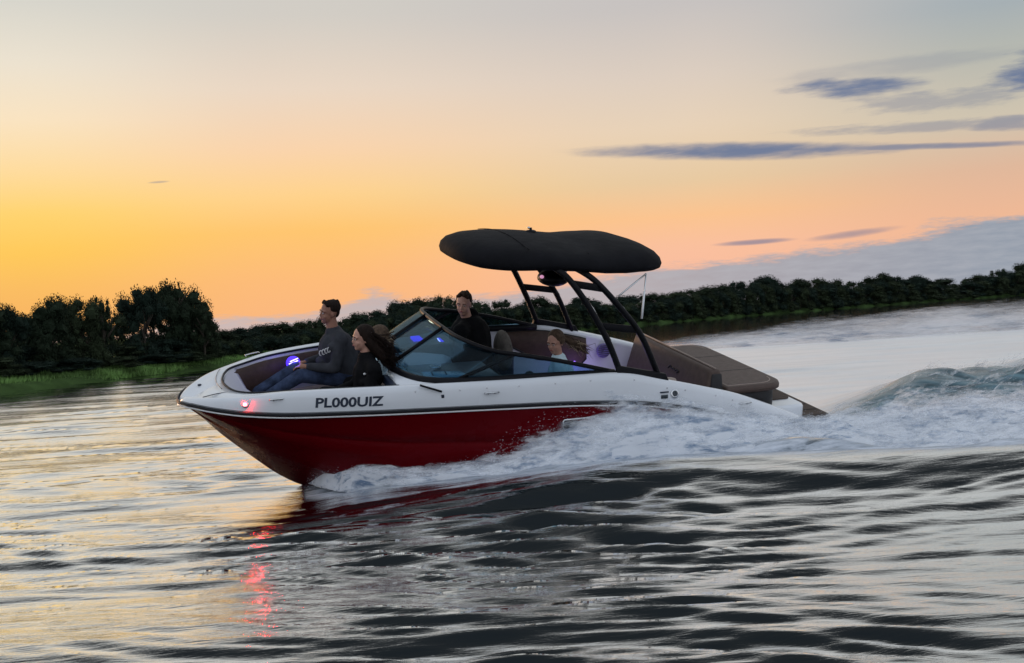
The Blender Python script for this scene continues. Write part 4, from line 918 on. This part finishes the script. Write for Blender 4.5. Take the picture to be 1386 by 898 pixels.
for k in range(K):
    e = k / (K - 1); rs = np.random.default_rng(50 + k); p1, p2, p3 = rs.uniform(0, 6.28, 3)
    Hk = np.interp(xs2, APX, APH) * (1.0 - .35 * e) * (1 + .18 * np.sin(xs2 * 2.3 + p1) + .12 * np.sin(xs2 * 5.1 + p2))
    y0 = np.interp(xs2, HUL_X, HUL_Y) - .05 - .25 * e; y1 = y0 + (np.interp(xs2, SPR_X, SPR_Y) - y0) * (.30 + .70 * e) + .05 * np.sin(xs2 * 3 + p3)
    base = len(V); T = 17
    for i, x in enumerate(xs2):
        for j in range(T):
            u = j / (T - 1); z = 4 * u * (1 - u) * Hk[i] + .03 + .06 * (1 - u)
            z += .02 * math.sin(x * 9 + p1 + j * .7) + .10 * Hk[i] * 2.2 * u * mnoise.noise(Vector((x * 3.2, u * 3, k * 5.0))) + .05 * u * mnoise.noise(Vector((x * 9, u * 6, k * 3.0))); y = y0[i] + (y1[i] - y0[i]) * u
            V.append((x + .25 * u + .015 * k, y, z - .03 * (u > .95)))
            d_ = math.sin(math.pi * u) ** .5; topf = 1 - .72 * (4 * u * (1 - u)) ** 3
            xf = float(np.clip((x + 2.15) / .12, 0, 1)) * float(np.interp(x, [2.5, 4, 6, 13], [1, .88, .72, .45])) * float(np.interp(x, [-2.15, -1.2, -.4, .3], [1.6, 1.4, 1.2, 1]))
            lowb = 1 + .45 * max(0, u - .55) / .45
            dens_l.append(min(1.3, topf * xf * lowb * (.35 + .65 * min(1, (1 - u) * 8)))); seed_l.append(k * 3.7)
    for i in range(len(xs2) - 1):
        for j in range(T - 1): a = base + i * T + j; Fq.append((a, a + 1, a + T + 1, a + T))
so = mesh('bow_spray', V, Fq, msp); tag(so, 'white spray curling off the side of the boat and trailing behind it', 'spray', kind='stuff')
for nm, arr in (('dens', dens_l), ('seed', seed_l)):
    at = so.data.attributes.new(nm, 'FLOAT', 'POINT'); at.data.foreach_set('value', np.array(arr, np.float32))
# loose droplets
mdr = mat('droplets', (.80, .84, .92), .4, var=.05); dv = []; dfc = []
for _ in range(14000):
    x = random.uniform(-2.1, 8) if random.random() < .6 else random.uniform(-.6, 3.5); u = random.random()
    y0 = float(np.interp(x, HUL_X, HUL_Y)); y1 = float(np.interp(x, SPR_X, SPR_Y)); H_ = float(np.interp(x, APX, APH))
    y = y0 + (y1 - y0) * u * random.uniform(.5, 1.03); z = 4 * u * (1 - u) * H_ * random.uniform(.5, 1.25) + .03
    s_ = random.uniform(.0006, .0016); l_ = s_ * random.uniform(2, 6); k = len(dv)
    dv += [(x - l_, y, z - l_ * .1), (x, y - s_, z - s_), (x, y + s_, z - s_), (x, y, z + s_), (x + l_, y, z + l_ * .1)]
    dfc += [(k, k + 1, k + 3), (k, k + 3, k + 2), (k, k + 2, k + 1), (k + 4, k + 3, k + 1), (k + 4, k + 2, k + 3), (k + 4, k + 1, k + 2)]
tag(mesh('spray_droplets', dv, dfc, mdr), 'fine droplets flying in and above the white spray', 'droplets', kind='stuff')

# thin veil of spray still falling on the starboard side of the wake, far behind the boat
V = []; Fq = []; dl = []; sl = []
for k in range(5):
    yb = 37.5 + k * 1.6; base = len(V); nx_ = 90; nz_ = 9
    for i in range(nx_ + 1):
        x = 4.5 + (33 - 4.5) * i / nx_
        hgt = float(np.interp(x, [4.5, 8, 14, 22, 33], [.12, .45, .85, 1.05, 1.2])) * (1 + .25 * mnoise.noise(Vector((x * .5, k * 3.1, 0))))
        for j in range(nz_):
            u = j / (nz_ - 1); V.append((x, yb + .09 * x + .5 * u + .3 * mnoise.noise(Vector((x * .4, u, k))), -.02 + hgt * u)); dl.append(.62 * (1 - u) ** .6 * float(np.interp(x, [4.5, 8, 30], [.5, .95, 1]))); sl.append(60 + k * 4.3)
    for i in range(nx_):
        for j in range(nz_ - 1): a = base + i * nz_ + j; Fq.append((a, a + 1, a + nz_ + 1, a + nz_))
mv = msp.copy(); mv.name = 'spray_veil'
for n_ in mv.node_tree.nodes:
    if n_.bl_idname == 'ShaderNodeMapping':
        sc3 = n_.inputs['Scale'].default_value; n_.inputs['Scale'].default_value = (sc3[0] * .16, sc3[1] * .3, sc3[2] * .35)
    if n_.bl_idname == 'ShaderNodeMapRange' and abs(n_.inputs[1].default_value - .78) < 1e-4: n_.inputs[1].default_value = .40; n_.inputs[2].default_value = 1.15; n_.inputs[4].default_value = .75
vo = mesh('spray_veil', V, Fq, mv); tag(vo, 'thin grey veil of falling spray beyond the white wake, in front of the far trees', 'spray', kind='stuff')
for nm, arr in (('dens', dl), ('seed', sl)):
    at = vo.data.attributes.new(nm, 'FLOAT', 'POINT'); at.data.foreach_set('value', np.array(arr, np.float32))

V = []; Fq = []; dl = []; sl = []
for k in range(7):
    base = len(V); nx_ = 120; nz_ = 9; off = -1.7 + .33 * k
    for i in range(nx_ + 1):
        x = 2.5 + (14 - 2.5) * i / nx_; yh_ = float(np.interp(x, HUMP_X, HUMP_Y)) + off
        z0 = wz(x, yh_) - .04; hgt = (.16 + .05 * k % .1) * (1 + .7 * mnoise.noise(Vector((x * 1.3, k * 3.1, 0)))) * float(np.interp(x, [2.5, 3.4], [.3, 1])) + .04
        for j in range(nz_):
            u = j / (nz_ - 1); V.append((x + .15 * u, yh_ + .1 * mnoise.noise(Vector((x, u * 2, k))) - .10 * u, z0 + hgt * u)); dl.append((.86 - .03 * k) * (1 - u) ** .45 * float(np.interp(x, [2.5, 3.2, 14], [.5, 1, .8]))); sl.append(90 + k * 5.3)
    for i in range(nx_):
        for j in range(nz_ - 1): a = base + i * nz_ + j; Fq.append((a, a + 1, a + nz_ + 1, a + nz_))
wo_ = mesh('wake_spray', V, Fq, msp); tag(wo_, 'torn streaks of spray blowing off the blue-green wake wave behind the stern', 'spray', kind='stuff')
for nm, arr in (('dens', dl), ('seed', sl)):
    at = wo_.data.attributes.new(nm, 'FLOAT', 'POINT'); at.data.foreach_set('value', np.array(arr, np.float32))
